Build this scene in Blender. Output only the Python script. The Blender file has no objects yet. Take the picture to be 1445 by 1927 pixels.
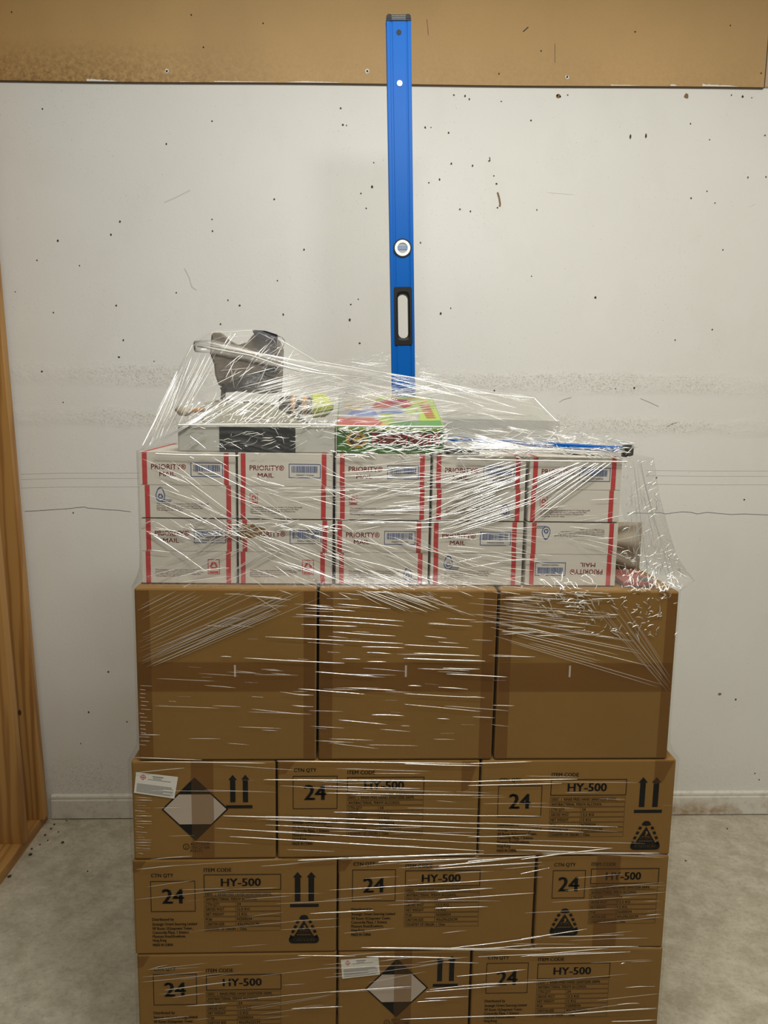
import bpy, math, random
from mathutils import Vector
from mathutils.bvhtree import BVHTree
from mathutils import noise as mnoise
random.seed(7)
R = math.radians
C = bpy.context.scene.collection

# ------------------------------------------------------------------ camera, light, exposure
TILT, ROLL, YAW, FPX = R(8.32), R(.96), R(-2.49), 1447.0
CAM = Vector((.451, -1.511, 1.544))
cy, sy = math.cos(YAW), math.sin(YAW)
FW = Vector((-sy*math.cos(TILT), cy*math.cos(TILT), -math.sin(TILT)))
RT0 = Vector((cy, sy, 0)); UP0 = RT0.cross(FW)
RT = math.cos(ROLL)*RT0 + math.sin(ROLL)*UP0
UP = -math.sin(ROLL)*RT0 + math.cos(ROLL)*UP0
from mathutils import Matrix
cd = bpy.data.cameras.new('camera'); cam = bpy.data.objects.new('camera', cd); C.objects.link(cam)
cd.sensor_fit = 'HORIZONTAL'; cd.sensor_width = 36; cd.lens = 36*FPX/1445
cd.clip_start = .05
cam.matrix_world = Matrix(((RT.x, UP.x, -FW.x, CAM.x), (RT.y, UP.y, -FW.y, CAM.y), (RT.z, UP.z, -FW.z, CAM.z), (0, 0, 0, 1)))
sc = bpy.context.scene
sc.camera = cam
sc.view_settings.view_transform = 'Standard'
sc.view_settings.look = 'None'
sc.view_settings.gamma = 1
sc.view_settings.use_curve_mapping = False
sc.view_settings.exposure = 0.0
sc.cycles.use_denoising = True
sc.cycles.max_bounces = 10
sc.cycles.transparent_max_bounces = 24
sc.cycles.caustics_reflective = False
sc.cycles.caustics_refractive = False
sc.cycles.sample_clamp_indirect = 4

w = bpy.data.worlds.new('world'); sc.world = w; w.use_nodes = True
w.node_tree.nodes['Background'].inputs[0].default_value = (1, .95, .86, 1)
w.node_tree.nodes['Background'].inputs[1].default_value = .10

def area(name, loc, target, sx, sy_, power, col):
    l = bpy.data.lights.new(name, 'AREA'); l.shape = 'RECTANGLE'; l.size = sx; l.size_y = sy_
    l.energy = power; l.color = col
    o = bpy.data.objects.new(name, l); C.objects.link(o); o.location = loc
    o.rotation_euler = (Vector(target)-Vector(loc)).to_track_quat('-Z', 'Y').to_euler()
    return o
# a short tube lamp hung near the ceiling in front of the wall, shining all round
for i in range(5):
    l = bpy.data.lights.new('tube_lamp', 'POINT'); l.energy = 8.4; l.color = (.95, .99, 1); l.shadow_soft_size = .05
    o = bpy.data.objects.new('tube_lamp', l); C.objects.link(o); o.location = (.46+.08*i, -.62, 2.46)
# wide soft area light added overhead as ambient fill for ceiling bounce
area('overhead_fill', (1.25, -1.0, 3.1), (1.25, -.98, 0), 3.4, 2.6, 74, (1, .92, .76))

# ------------------------------------------------------------------ helpers
def ray(px, py): return FW*FPX + RT*(px-722.5) - UP*(py-963.5)
def at(px, py, Y):
    r = ray(px, py); return CAM + r*((Y-CAM.y)/r.y)
def atz(px, py, Z):
    r = ray(px, py); return CAM + r*((Z-CAM.z)/r.z)

class MB:
    def __init__(s): s.v = []; s.f = []; s.m = []; s.sm = []; s.uv = {}
    def add(s, vs, fs, m=0, smooth=False):
        b = len(s.v); s.v += [tuple(v) for v in vs]
        for f in fs: s.f.append(tuple(b+i for i in f)); s.m.append(m); s.sm.append(smooth)
    def box(s, a, b, m=0, bev=0.0):
        (x0, y0, z0), (x1, y1, z1) = a, b
        if bev <= 0:
            vs = [(x, y, z) for z in (z0, z1) for y in (y0, y1) for x in (x0, x1)]
            s.add(vs, [(0, 2, 3, 1), (4, 5, 7, 6), (0, 1, 5, 4), (2, 6, 7, 3), (0, 4, 6, 2), (1, 3, 7, 5)], m); return
        import bmesh
        bm = bmesh.new(); bmesh.ops.create_cube(bm, size=1)
        for v in bm.verts: v.co = Vector(((x0+x1)/2+v.co.x*(x1-x0), (y0+y1)/2+v.co.y*(y1-y0), (z0+z1)/2+v.co.z*(z1-z0)))
        bmesh.ops.bevel(bm, geom=bm.edges[:], offset=bev, segments=2, profile=.6, affect='EDGES')
        bm.verts.index_update()
        s.add([v.co[:] for v in bm.verts], [[v.index for v in f.verts] for f in bm.faces], m); bm.free()
    def prism(s, poly, y0, y1, m=0, smooth=False):
        """poly: (x,z) list, extruded from y0 (front) to y1"""
        n = len(poly); vs = [(x, y0, z) for x, z in poly] + [(x, y1, z) for x, z in poly]
        fs = [tuple(range(n)), tuple(range(2*n-1, n-1, -1))]
        s.add(vs, fs, m)
        b = len(s.v)-2*n
        for i in range(n):
            j = (i+1) % n; s.f.append((b+i, b+n+i, b+n+j, b+j)); s.m.append(m); s.sm.append(smooth)
    def tube(s, pts, rad, m=0, n=8, closed=False, cap=True):
        pts = [Vector(p) for p in pts]; k = len(pts); vs = []
        if not hasattr(rad, '__len__'): rad = [rad]*k
        up = Vector((0, 0, 1))
        for i, p in enumerate(pts):
            a = pts[(i-1) % k] if closed or i else p; b = pts[(i+1) % k] if closed or i < k-1 else p
            d = (b-a).normalized()
            u = up if abs(d.z) < .9 else Vector((1, 0, 0))
            e = d.cross(u).normalized(); g = e.cross(d)
            for q in range(n):
                t = 2*math.pi*q/n; vs.append(p+(e*math.cos(t)+g*math.sin(t))*rad[i])
        fs = []
        for i in range(k if closed else k-1):
            for q in range(n):
                a, b = i*n+q, i*n+(q+1) % n; c, d = ((i+1) % k)*n+(q+1) % n, ((i+1) % k)*n+q
                fs.append((a, b, c, d))
        if cap and not closed: fs += [tuple(range(n-1, -1, -1)), tuple((k-1)*n+q for q in range(n))]
        s.add(vs, fs, m, True)
    def disc(s, c, r, y0, y1, m=0, n=28, rz=None):
        s.prism([(c[0]+r*math.cos(2*math.pi*i/n), c[1]+(rz or r)*math.sin(2*math.pi*i/n)) for i in range(n)], y0, y1, m, True)
    def ring(s, c, r0, r1, y0, y1, m=0, n=32):
        """annulus in the XZ plane from radius r0 to r1"""
        vs = []
        for i in range(n):
            t = 2*math.pi*i/n; ca, sa = math.cos(t), math.sin(t)
            vs += [(c[0]+r0*ca, y0, c[1]+r0*sa), (c[0]+r1*ca, y0, c[1]+r1*sa), (c[0]+r1*ca, y1, c[1]+r1*sa), (c[0]+r0*ca, y1, c[1]+r0*sa)]
        fs = []
        for i in range(n):
            a, b = 4*i, 4*((i+1) % n)
            for q in range(4): fs.append((a+q, a+(q+1) % 4, b+(q+1) % 4, b+q))
        s.add(vs, fs, m, False)
    def build(s, name, mats, parent=None, origin=(0, 0, 0)):
        o_ = Vector(origin)
        me = bpy.data.meshes.new(name)
        me.from_pydata([tuple(Vector(v)-o_) for v in s.v], [], s.f)
        for mt in (mats if isinstance(mats, (list, tuple)) else [mats]): me.materials.append(mt)
        me.polygons.foreach_set('material_index', s.m); me.polygons.foreach_set('use_smooth', s.sm)
        me.update()
        ob = bpy.data.objects.new(name, me); C.objects.link(ob)
        if parent: ob.parent = parent
        else: ob.location = o_
        return ob

def tag(o, label=None, cat=None, group=None, kind=None):
    for k, v in (('label', label), ('category', cat), ('group', group), ('kind', kind)):
        if v: o[k] = v
    return o
def empty(name, loc):
    o = bpy.data.objects.new(name, None); o.empty_display_size = .05; C.objects.link(o); o.location = loc; return o

# ------------------------------------------------------------------ materials
class NT:
    def __init__(s, name):
        s.mat = bpy.data.materials.new(name); s.mat.use_nodes = True; s.t = s.mat.node_tree; s.t.nodes.clear()
        s.out = s.n('ShaderNodeOutputMaterial')
    def n(s, typ, **kw):
        nd = s.t.nodes.new(typ)
        for k, v in kw.items():
            if hasattr(nd, k): setattr(nd, k, v)
        return nd
    def l(s, a, b): s.t.links.new(a, b)
    def coord(s, scale=(1, 1, 1), out='Object', loc=(0, 0, 0), rot=(0, 0, 0)):
        tc = s.n('ShaderNodeTexCoord'); mp = s.n('ShaderNodeMapping')
        mp.inputs['Scale'].default_value = scale; mp.inputs['Location'].default_value = loc; mp.inputs['Rotation'].default_value = rot
        s.l(tc.outputs[out], mp.inputs[0]); return mp.outputs[0]
    def noise(s, vec, scale, detail=4, rough=.55, dist=0):
        nd = s.n('ShaderNodeTexNoise'); nd.inputs['Scale'].default_value = scale; nd.inputs['Detail'].default_value = detail
        nd.inputs['Roughness'].default_value = rough; nd.inputs['Distortion'].default_value = dist
        s.l(vec, nd.inputs['Vector']); return nd.outputs['Fac']
    def ramp(s, fac, stops, interp='LINEAR'):
        nd = s.n('ShaderNodeValToRGB'); cr = nd.color_ramp; cr.interpolation = interp
        while len(cr.elements) < len(stops): cr.elements.new(.5)
        for e, (p, c) in zip(cr.elements, stops):
            e.position = p; e.color = (c, c, c, 1) if isinstance(c, (int, float)) else (*c, 1)
        s.l(fac, nd.inputs[0]); return nd.outputs[0]
    def mix(s, fac, a, b, typ='MIX'):
        nd = s.n('ShaderNodeMix', data_type='RGBA', blend_type=typ)
        for inp, v in ((nd.inputs[0], fac), (nd.inputs[6], a), (nd.inputs[7], b)):
            if isinstance(v, (int, float)): inp.default_value = v
            elif isinstance(v, tuple): inp.default_value = (*v, 1)
            else: s.l(v, inp)
        return nd.outputs[2]
    def math(s, op, a, b=None, clamp=False):
        nd = s.n('ShaderNodeMath', operation=op); nd.use_clamp = clamp
        for i, v in enumerate((a, b)):
            if v is None: continue
            if isinstance(v, (int, float)): nd.inputs[i].default_value = v
            else: s.l(v, nd.inputs[i])
        return nd.outputs[0]
    def bump(s, h, strength=.3, dist=.002):
        nd = s.n('ShaderNodeBump'); nd.inputs['Strength'].default_value = strength; nd.inputs['Distance'].default_value = dist
        s.l(h, nd.inputs['Height']); return nd.outputs[0]
    def principled(s, col, rough=.6, normal=None, **kw):
        p = s.n('ShaderNodeBsdfPrincipled')
        if isinstance(col, tuple): p.inputs['Base Color'].default_value = (*col, 1)
        else: s.l(col, p.inputs['Base Color'])
        if isinstance(rough, (int, float)): p.inputs['Roughness'].default_value = rough
        else: s.l(rough, p.inputs['Roughness'])
        if normal is not None: s.l(normal, p.inputs['Normal'])
        for k, v in kw.items(): p.inputs[k.replace('_', ' ')].default_value = v
        s.l(p.outputs[0], s.out.inputs[0]); return p

def plain(name, col, rough=.5, **kw):
    t = NT(name); v = t.coord((1, 1, 1)); n = t.noise(v, 30, 3)
    c = t.mix(t.math('MULTIPLY', n, .25), col, tuple(min(1, x*.82) for x in col))
    t.principled(c, rough, **kw); return t.mat

def m_cardboard(name, col):
    t = NT(name)
    v = t.coord((1, 1, 1)); n1 = t.noise(v, 5, 4); nf = t.noise(t.coord((2, 60, 300)), 6, 3)
    c = t.mix(t.ramp(n1, [(.3, 0.), (.75, 1.)]), col, tuple(x*.87 for x in col))
    c = t.mix(t.math('MULTIPLY', t.ramp(nf, [(.45, 0.), (.6, 1.)]), .12), c, tuple(x*.7 for x in col))
    b = t.bump(t.math('ADD', nf, t.noise(t.coord((40, 1, 1)), 5, 2)), .12, .0008)
    t.principled(c, .7, b, Specular_IOR_Level=.15); return t.mat
CARD = m_cardboard('kraft_cardboard', (.255, .138, .037))
CARD2 = m_cardboard('kraft_cardboard_large', (.232, .126, .034))
def m_tape():
    t = NT('brown_tape'); tr = t.n('ShaderNodeBsdfTransparent'); tr.inputs[0].default_value = (.86, .79, .71, 1)
    p = t.n('ShaderNodeBsdfPrincipled'); p.inputs['Base Color'].default_value = (.25, .135, .05, 1); p.inputs['Roughness'].default_value = .35
    m = t.n('ShaderNodeMixShader'); m.inputs[0].default_value = .16; t.l(tr.outputs[0], m.inputs[1]); t.l(p.outputs[0], m.inputs[2]); t.l(m.outputs[0], t.out.inputs[0]); return t.mat
TAPE = m_tape()
INK = plain('black_ink', (.010, .010, .009), .8, Specular_IOR_Level=.1)
PALEINK = plain('pale_label_print', (.44, .37, .31), .6)
STICK = plain('sticker_white', (.70, .68, .63), .5)
GREYINK = plain('grey_ink', (.22, .22, .22), .6)
REDINK = plain('red_ink', (.46, .035, .035), .5)
BLUEINK = plain('blue_ink', (.035, .075, .22), .5)
MAILW = plain('white_mailer_board', (.60, .56, .49), .55)

def m_wall():
    t = NT('painted_wall_panel')
    v = t.coord((1, 1, 1)); big = t.noise(v, 1.3, 4); fine = t.noise(v, 90, 4); mid = t.noise(t.coord((1, 1, 1.6)), 22, 6, .7)
    c = t.mix(t.ramp(big, [(.3, 0.), (.75, 1.)]), (.80, .80, .775), (.74, .735, .70))
    sep = t.n('ShaderNodeSeparateXYZ'); t.l(t.n('ShaderNodeTexCoord').outputs['Object'], sep.inputs[0]); z = sep.outputs[2]
    zw = t.math('ADD', z, t.math('MULTIPLY', t.math('SUBTRACT', t.noise(t.coord((3, 1, 9)), 2, 4), .5), .05))
    def band(z0, z1, soft):
        a = t.n('ShaderNodeMapRange', interpolation_type='SMOOTHSTEP'); a.inputs['From Min'].default_value = z0-soft; a.inputs['From Max'].default_value = z0+.008
        b = t.n('ShaderNodeMapRange', interpolation_type='SMOOTHSTEP'); b.inputs['From Min'].default_value = z1-.01; b.inputs['From Max'].default_value = z1+soft
        t.l(zw, a.inputs[0]); t.l(zw, b.inputs[0])
        return t.math('MULTIPLY', a.outputs[0], t.math('SUBTRACT', 1, b.outputs[0]), True)
    band1 = band(1.595, 1.635, .03); band2 = band(1.45, 1.485, .025); low = band(.08, .16, .12)
    bands = t.math('ADD', t.math('ADD', band1, band2), t.math('MULTIPLY', low, .8), True)
    pits = t.ramp(t.noise(t.coord((1, 1, 1.5)), 150, 5, .75), [(.50, 0.), (.64, 1.)])
    patch = t.ramp(t.noise(t.coord((1, 1, .3)), 3.2, 3), [(.38, 0.), (.62, 1.)])
    pm = t.math('MULTIPLY', t.math('MULTIPLY', pits, bands), t.math('ADD', .25, patch), True)
    c = t.mix(t.math('MULTIPLY', pm, .68), c, (.42, .37, .31))
    # sparse specks everywhere
    sp = t.ramp(t.noise(v, 120, 3, .6), [(.68, 0.), (.74, 1.)])
    c = t.mix(t.math('MULTIPLY', sp, .55), c, (.30, .27, .23))
    sp2 = t.ramp(t.noise(t.coord((1, 1, 1), loc=(3, 0, 5)), 230, 2, .5), [(.69, 0.), (.73, 1.)])
    c = t.mix(t.math('MULTIPLY', t.math('MULTIPLY', sp2, t.ramp(t.noise(v, 4, 3), [(.45, 0.), (.6, 1.)])), .55), c, (.34, .31, .27))
    c = t.mix(t.math('MULTIPLY', t.ramp(t.noise(t.coord((1, 1, .6), loc=(1, 0, 2)), 6, 5, .6), [(.52, 0.), (.60, 1.)]), .10), c, (.66, .64, .60))
    scuff = t.ramp(t.noise(t.coord((1, 1, 5), rot=(0, .35, 0)), 9, 5, .7), [(.66, 0.), (.74, 1.)])
    c = t.mix(t.math('MULTIPLY', scuff, .12), c, (.55, .53, .48))
    h = t.math('ADD', t.math('MULTIPLY', fine, .25), t.math('MULTIPLY', mid, t.math('ADD', .12, t.math('MULTIPLY', bands, 1.6))))
    t.principled(c, .5, t.bump(h, .35, .004)); return t.mat

def m_board():
    t = NT('tan_hardboard')
    v = t.coord((1, 1, 1))
    c = t.mix(t.ramp(t.noise(t.coord((1, 1, .8)), 2.4, 5), [(.3, 0.), (.7, 1.)]), (.55, .345, .135), (.46, .285, .108))
    c = t.mix(t.math('MULTIPLY', t.noise(v, 160, 3), .22), c, (.30, .18, .07))
    sep = t.n('ShaderNodeSeparateXYZ'); t.l(t.n('ShaderNodeTexCoord').outputs['Object'], sep.inputs[0])
    zr = t.n('ShaderNodeMapRange'); t.l(t.math('SUBTRACT', sep.outputs[2], t.math('MULTIPLY', sep.outputs[0], .0233)), zr.inputs[0])
    zr.inputs['From Min'].default_value = 2.545; zr.inputs['From Max'].default_value = 2.68; zr.inputs['To Min'].default_value = 1; zr.inputs['To Max'].default_value = 0
    xr = t.n('ShaderNodeMapRange'); t.l(sep.outputs[0], xr.inputs[0])
    xr.inputs['From Min'].default_value = -.35; xr.inputs['From Max'].default_value = .25; xr.inputs['To Min'].default_value = 1; xr.inputs['To Max'].default_value = .22
    dirt = t.math('MULTIPLY', zr.outputs[0], xr.outputs[0], True)
    spk = t.ramp(t.noise(v, 65, 6, .8), [(.40, 0.), (.62, 1.)])
    c = t.mix(t.math('MULTIPLY', t.math('MULTIPLY', spk, dirt), .8), c, (.16, .085, .03))
    dots = t.ramp(t.noise(v, 85, 2), [(.755, 0.), (.78, 1.)])
    c = t.mix(t.math('MULTIPLY', dots, .7), c, (.12, .07, .03))
    t.principled(c, .45, t.bump(t.noise(v, 110, 3), .1, .002)); return t.mat

def m_floor():
    t = NT('concrete')
    v = t.coord((1, 1, 1))
    c = t.mix(t.ramp(t.noise(v, 3.2, 7, .62, .4), [(.3, 0.), (.68, 1.)]), (.50, .455, .35), (.36, .33, .25))
    c = t.mix(t.ramp(t.noise(t.coord((1, 1, 1), rot=(0, 0, .6)), 14, 8, .7), [(.40, 0.), (.62, 1.)]), c, (.58, .535, .43))
    c = t.mix(t.math('MULTIPLY', t.ramp(t.noise(t.coord((5, 9, 1), rot=(0, 0, .5)), 7, 8, .75), [(.50, 0.), (.70, 1.)]), .45), c, (.27, .245, .18))
    c = t.mix(t.math('MULTIPLY', t.ramp(t.noise(v, 70, 7, .8), [(.50, 0.), (.68, 1.)]), .5), c, (.24, .21, .16))
    b = t.math('ADD', t.noise(v, 40, 6), t.noise(v, 9, 4))
    t.principled(c, .6, t.bump(b, .2, .004)); return t.mat

def m_pine(name, along=2):
    t = NT(name)
    scl = [9, 9, 9]; scl[along] = .7
    v = t.coord(tuple(scl))
    d = t.noise(v, 1.4, 3, .5)
    wv = t.n('ShaderNodeTexWave', wave_type='BANDS', bands_direction='X'); wv.inputs['Scale'].default_value = 1.1; wv.inputs['Distortion'].default_value = 11
    wv.inputs['Detail'].default_value = 3; wv.inputs['Detail Scale'].default_value = 1.2; t.l(v, wv.inputs['Vector'])
    c = t.mix(t.ramp(wv.outputs['Fac'], [(.35, 0.), (1., 1.)]), (.46, .25, .072), (.27, .115, .026))
    c = t.mix(t.math('MULTIPLY', t.ramp(d, [(.3, 0.), (.7, 1.)]), .6), c, (.40, .20, .055))
    t.principled(c, .5, t.bump(wv.outputs['Fac'], .1, .001)); return t.mat

def m_base():
    t = NT('painted_baseboard')
    v = t.coord((1, 1, 1)); sep = t.n('ShaderNodeSeparateXYZ'); t.l(t.n('ShaderNodeTexCoord').outputs['Object'], sep.inputs[0])
    xr = t.n('ShaderNodeMapRange'); t.l(sep.outputs[0], xr.inputs[0]); xr.inputs['From Min'].default_value = .8; xr.inputs['From Max'].default_value = 1.6
    zr = t.n('ShaderNodeMapRange'); t.l(sep.outputs[2], zr.inputs[0]); zr.inputs['From Min'].default_value = .02; zr.inputs['From Max'].default_value = .07; zr.inputs['To Min'].default_value = 1; zr.inputs['To Max'].default_value = .0
    c = t.mix(t.math('MULTIPLY', t.ramp(t.noise(v, 30, 6, .75), [(.50, 0.), (.66, 1.)]), .5), (.74, .72, .66), (.45, .41, .34))
    st = t.math('MULTIPLY', t.math('MULTIPLY', t.ramp(t.noise(v, 9, 5, .7), [(.42, 0.), (.62, 1.)]), zr.outputs[0]), t.math('ADD', .25, xr.outputs[0]), True)
    c = t.mix(t.math('MULTIPLY', st, .75), c, (.33, .20, .08))
    t.principled(c, .5, t.bump(t.noise(v, 50, 4), .15, .002)); return t.mat

WALL, BOARD, FLOOR, BASE = m_wall(), m_board(), m_floor(), m_base()
PINE, PINEY = m_pine('pine_upright', 2), m_pine('pine_plate', 1)
HOLE = plain('hole_dark', (.05, .042, .034), .9)
CHIPW = plain('chipped_white', (.82, .80, .75), .7)
RUST = plain('rust_scrape', (.24, .15, .07), .8)
SEAM = plain('seam_dark', (.10, .075, .05), .9)
LEVBLUE = plain('level_blue', (.0, .085, .36), .45, Specular_IOR_Level=.12)
BLACKP = plain('black_plastic', (.011, .011, .011), .5, Specular_IOR_Level=.2)
SILVER = plain('vial_ring_silver', (.72, .72, .72), .3)
LENS = plain('vial_lens_grey', (.36, .37, .37), .15)
VIALBLUE = plain('vial_blue_liquid', (.12, .22, .42), .2)

def m_film(name, veil, streak, gloss, rough=.12, bump=.5, col=(.80, .80, .77)):
    t = NT(name)
    uv = t.n('ShaderNodeUVMap'); uv.uv_map = 'UVMap'
    mp = t.n('ShaderNodeMapping'); mp.inputs['Scale'].default_value = (3, 120, 1); t.l(uv.outputs[0], mp.inputs[0])
    s1 = t.noise(mp.outputs[0], 1.0, 4, .6, .15)
    v = t.coord((1, 1, 1)); s2 = t.noise(v, 5, 4, .6); s3 = t.noise(v, 55, 3, .6, 1.2)
    st = t.ramp(s1, [(.50, 0.), (.72, 1.)])
    pat = t.ramp(s2, [(.30, .35), (.70, 1.)])
    fac = t.math('ADD', t.math('MULTIPLY', pat, veil), t.math('MULTIPLY', t.math('MULTIPLY', st, pat), streak), True)
    tr = t.n('ShaderNodeBsdfTransparent'); tr.inputs[0].default_value = (.985, .985, .98, 1)
    df = t.n('ShaderNodeBsdfDiffuse'); df.inputs[0].default_value = (*col, 1)
    tl = t.n('ShaderNodeBsdfTranslucent'); tl.inputs[0].default_value = (*col, 1)
    md = t.n('ShaderNodeMixShader'); md.inputs[0].default_value = .35; t.l(df.outputs[0], md.inputs[1]); t.l(tl.outputs[0], md.inputs[2])
    m1 = t.n('ShaderNodeMixShader'); t.l(fac, m1.inputs[0]); t.l(tr.outputs[0], m1.inputs[1]); t.l(md.outputs[0], m1.inputs[2])
    gl = t.n('ShaderNodeBsdfGlossy'); gl.inputs['Roughness'].default_value = rough
    h = t.math('ADD', t.math('MULTIPLY', s1, .8), t.math('MULTIPLY', s3, .6))
    bn = t.bump(h, bump, .004); t.l(bn, gl.inputs['Normal'])
    fr = t.n('ShaderNodeLayerWeight'); t.l(bn, fr.inputs['Normal'])
    m2 = t.n('ShaderNodeMixShader'); t.l(t.math('MULTIPLY', t.math('ADD', t.math('MULTIPLY', t.math('POWER', fr.outputs['Facing'], 4), .5), .03), gloss, True), m2.inputs[0])
    t.l(m1.outputs[0], m2.inputs[1]); t.l(gl.outputs[0], m2.inputs[2]); t.l(m2.outputs[0], t.out.inputs[0])
    return t.mat
def m_glint_crease(name, opac, gl_share=.6, rough=.22):  # film fold; its white diffuse share paints lamp glints into the colour
    t = NT(name)
    tr = t.n('ShaderNodeBsdfTransparent'); tr.inputs[0].default_value = (.97, .97, .97, 1)
    df = t.n('ShaderNodeBsdfDiffuse'); df.inputs[0].default_value = (.86, .86, .84, 1)
    gl = t.n('ShaderNodeBsdfGlossy'); gl.inputs['Roughness'].default_value = rough; gl.inputs[0].default_value = (.95, .95, .94, 1)
    m1 = t.n('ShaderNodeMixShader'); m1.inputs[0].default_value = gl_share; t.l(df.outputs[0], m1.inputs[1]); t.l(gl.outputs[0], m1.inputs[2])
    m2 = t.n('ShaderNodeMixShader'); m2.inputs[0].default_value = opac; t.l(tr.outputs[0], m2.inputs[1]); t.l(m1.outputs[0], m2.inputs[2])
    t.l(m2.outputs[0], t.out.inputs[0]); return t.mat
FILM_LOW = m_film('clear_film_low', .003, .015, .35)
FILM_UP = m_film('clear_film_upper', .035, .09, .9)
FILM_HOOD = m_film('clear_film_hood', .035, .16, 1.0, .1, .8)
GLINT_CREASE = m_glint_crease('film_glint_crease', .8, .65)
GLINT_CREASE_S = m_glint_crease('film_glint_crease_soft', .34, .5, .3)

# ------------------------------------------------------------------ setting
WY = 1.175
m = MB(); m.box((-3, -3.2, -.1), (4, 1.35, 0)); tag(m.build('floor', FLOOR), 'stained bare concrete floor', kind='structure')

def blob(mb, p, rx, rz, mat, n=7, y=None):
    y = WY-.0012 if y is None else y
    a0 = random.random()*6
    pts = [(p.x+rx*random.uniform(.65, 1.1)*math.cos(a0+2*math.pi*i/n), y, p.z+rz*random.uniform(.65, 1.1)*math.sin(a0+2*math.pi*i/n)) for i in range(n)]
    # counter-clockwise seen from the front (-y)
    mb.add(pts, [tuple(range(n))], mat)
def wpt(px, py): return at(px, py, WY)

m = MB(); m.box((-1.6, WY, 0), (3.6, WY+.06, 3.1))
HOLES = [(80,205),(399,228),(313,271),(641,204),(645,235),(652,236),(703,306),(679,364),(689,392),(226,417),(209,442),(109,453),(516,375),(399,413),(400,435),(522,528),(332,551),(219,575),(101,588),(29,549),(429,565),(451,575),(533,592),(415,610),(674,563),(660,573),(658,602),(677,646),(224,672),(232,640),
 (854,179),(875,181),(883,187),(943,191),(1048,180),(1054,182),(1068,179),(1376,179),(1397,182),(1414,184),(999,227),(1299,233),(800,240),(811,240),(844,250),(1439,255),(849,308),(889,312),(920,303),(929,331),(934,346),(936,391),(807,344),(827,338),(865,394),(885,398),(1010,395),(1407,334),(1441,333),(1345,382),(1300,373),(1335,263),
 (79,699),(119,757),(138,965),(204,1264),(167,1340),(239,1358),(152,1399),(791,457),(829,590),(848,580),(1158,731),(1193,730),(1235,899),(1278,1073),(930,735),(1330,360),(1360,470),(1000,520),(1120,560),(1340,620),(1384,1316),(1420,1455),(1428,1467),(70,490),(150,500),(1400,940),(290,680),(572,470),(700,352),(1270,640)]
for i, (x, y) in enumerate(HOLES):
    r = random.uniform(.0022, .0042); p = wpt(x, y)
    if i % 3 == 0: blob(m, p+Vector((.001, 0, .0012)), r*1.7, r*1.6, 2, y=WY-.0008)
    blob(m, p, r, r*random.uniform(.8, 1.5), 1)
for x, y in ((1186,257),(1215,256)): blob(m, wpt(x, y), .0035, .009, 1)
blob(m, wpt(1291,181), .010, .009, 3); blob(m, wpt(1050,181), .010, .007, 3); blob(m, wpt(1354,1306), .007, .006, 3)
def stroke(mb, pts, w_, mat, y=None, plane=wpt):
    y = WY-.001 if y is None else y
    P = [plane(*p) for p in pts]
    for a, b in zip(P[:-1], P[1:]):
        d = (b-a); d.y = 0; nrm = Vector((-d.z, 0, d.x)).normalized()*w_/2
        q = [a+nrm, a-nrm, b-nrm, b+nrm]; mb.add([(v.x, y, v.z) for v in q], [(0, 1, 2, 3)], mat)
stroke(m, [(936,362),(939,372),(941,384),(940,389)], .006, 3)
stroke(m, [(921,296),(922,303)], .003, 1); stroke(m, [(1411,388),(1421,383)], .004, 2)
# hairline crack running across the panel, cut short where the load hides it
cr = [(47,962),(70,961),(100,959),(130,957),(145,955),(160,954),(165,956),(180,957),(200,959),(222,960),(246,963)]
stroke(m, cr, .0012, 1)
cr = [(1180,965),(1228,966),(1240,964),(1252,967),(1266,965),(1284,963),(1300,964),(1312,967),(1330,964),(1352,966),(1375,968),(1400,967),(1445,969)]
stroke(m, cr, .0012, 1)
stroke(m, [(1052,757),(1060,752),(1075,748)], .0010, 3); stroke(m, [(1205,750),(1222,757),(1239,765)], .0010, 3); stroke(m, [(1254,803),(1264,798),(1274,795)], .0012, 3)
stroke(m, [(309,381),(330,372),(358,358)], .0025, 4, WY-.0006); stroke(m, [(347,505),(356,522),(361,540),(370,546)], .0035, 4, WY-.0006)
stroke(m, [(1030,362),(1080,366)], .002, 2)
for yy in (890, 900, 916):
    stroke(m, [(40,yy+2),(120,yy),(262,yy)], .0009, 4); stroke(m, [(1215,yy-5),(1330,yy-4),(1445,yy-4)], .0009, 4)
wall = tag(m.build('wall_back', [WALL, HOLE, CHIPW, RUST, plain('faint_scratch', (.62, .60, .55), .6)]), 'white painted panel wall pocked with nail holes', kind='structure')

# tan hardboard above, its lower edge slightly out of level
m = MB(); zl = lambda x: 2.5325+(x+.683)*.0233+.0012*math.sin(x*5)
XR = 1.806
xs = [-1.5+(XR+1.5)*i/24 for i in range(25)]
poly = [(x, zl(x)) for x in xs]+[(XR, 3.1), (-1.5, 3.1)]
m.prism(poly, WY-.008, WY-.0002, 0)
YB = WY-.0088
def bpt(px, py): return at(px, py, WY-.008)
for x, y in ((314,134),(691,134),(1067,145)):
    p = bpt(x, y); blob(m, p, .0075, .0075, 2, 10, YB+.0004); blob(m, p, .004, .0045, 1, 8, YB)
for x, y in ((939,139),(1432,138),(22,23),(495,44),(383,89),(360,28),(1018,96),(1195,60),(1374,48)): blob(m, bpt(x, y), .003, .0035, 1, 7, YB)
stroke(m, [(984,60),(994,51)], .003, 1, YB, bpt); stroke(m, [(1044,118),(1044,82)], .0012, 1, YB, bpt); stroke(m, [(803,36),(806,66)], .0012, 1, YB, bpt)
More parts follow.
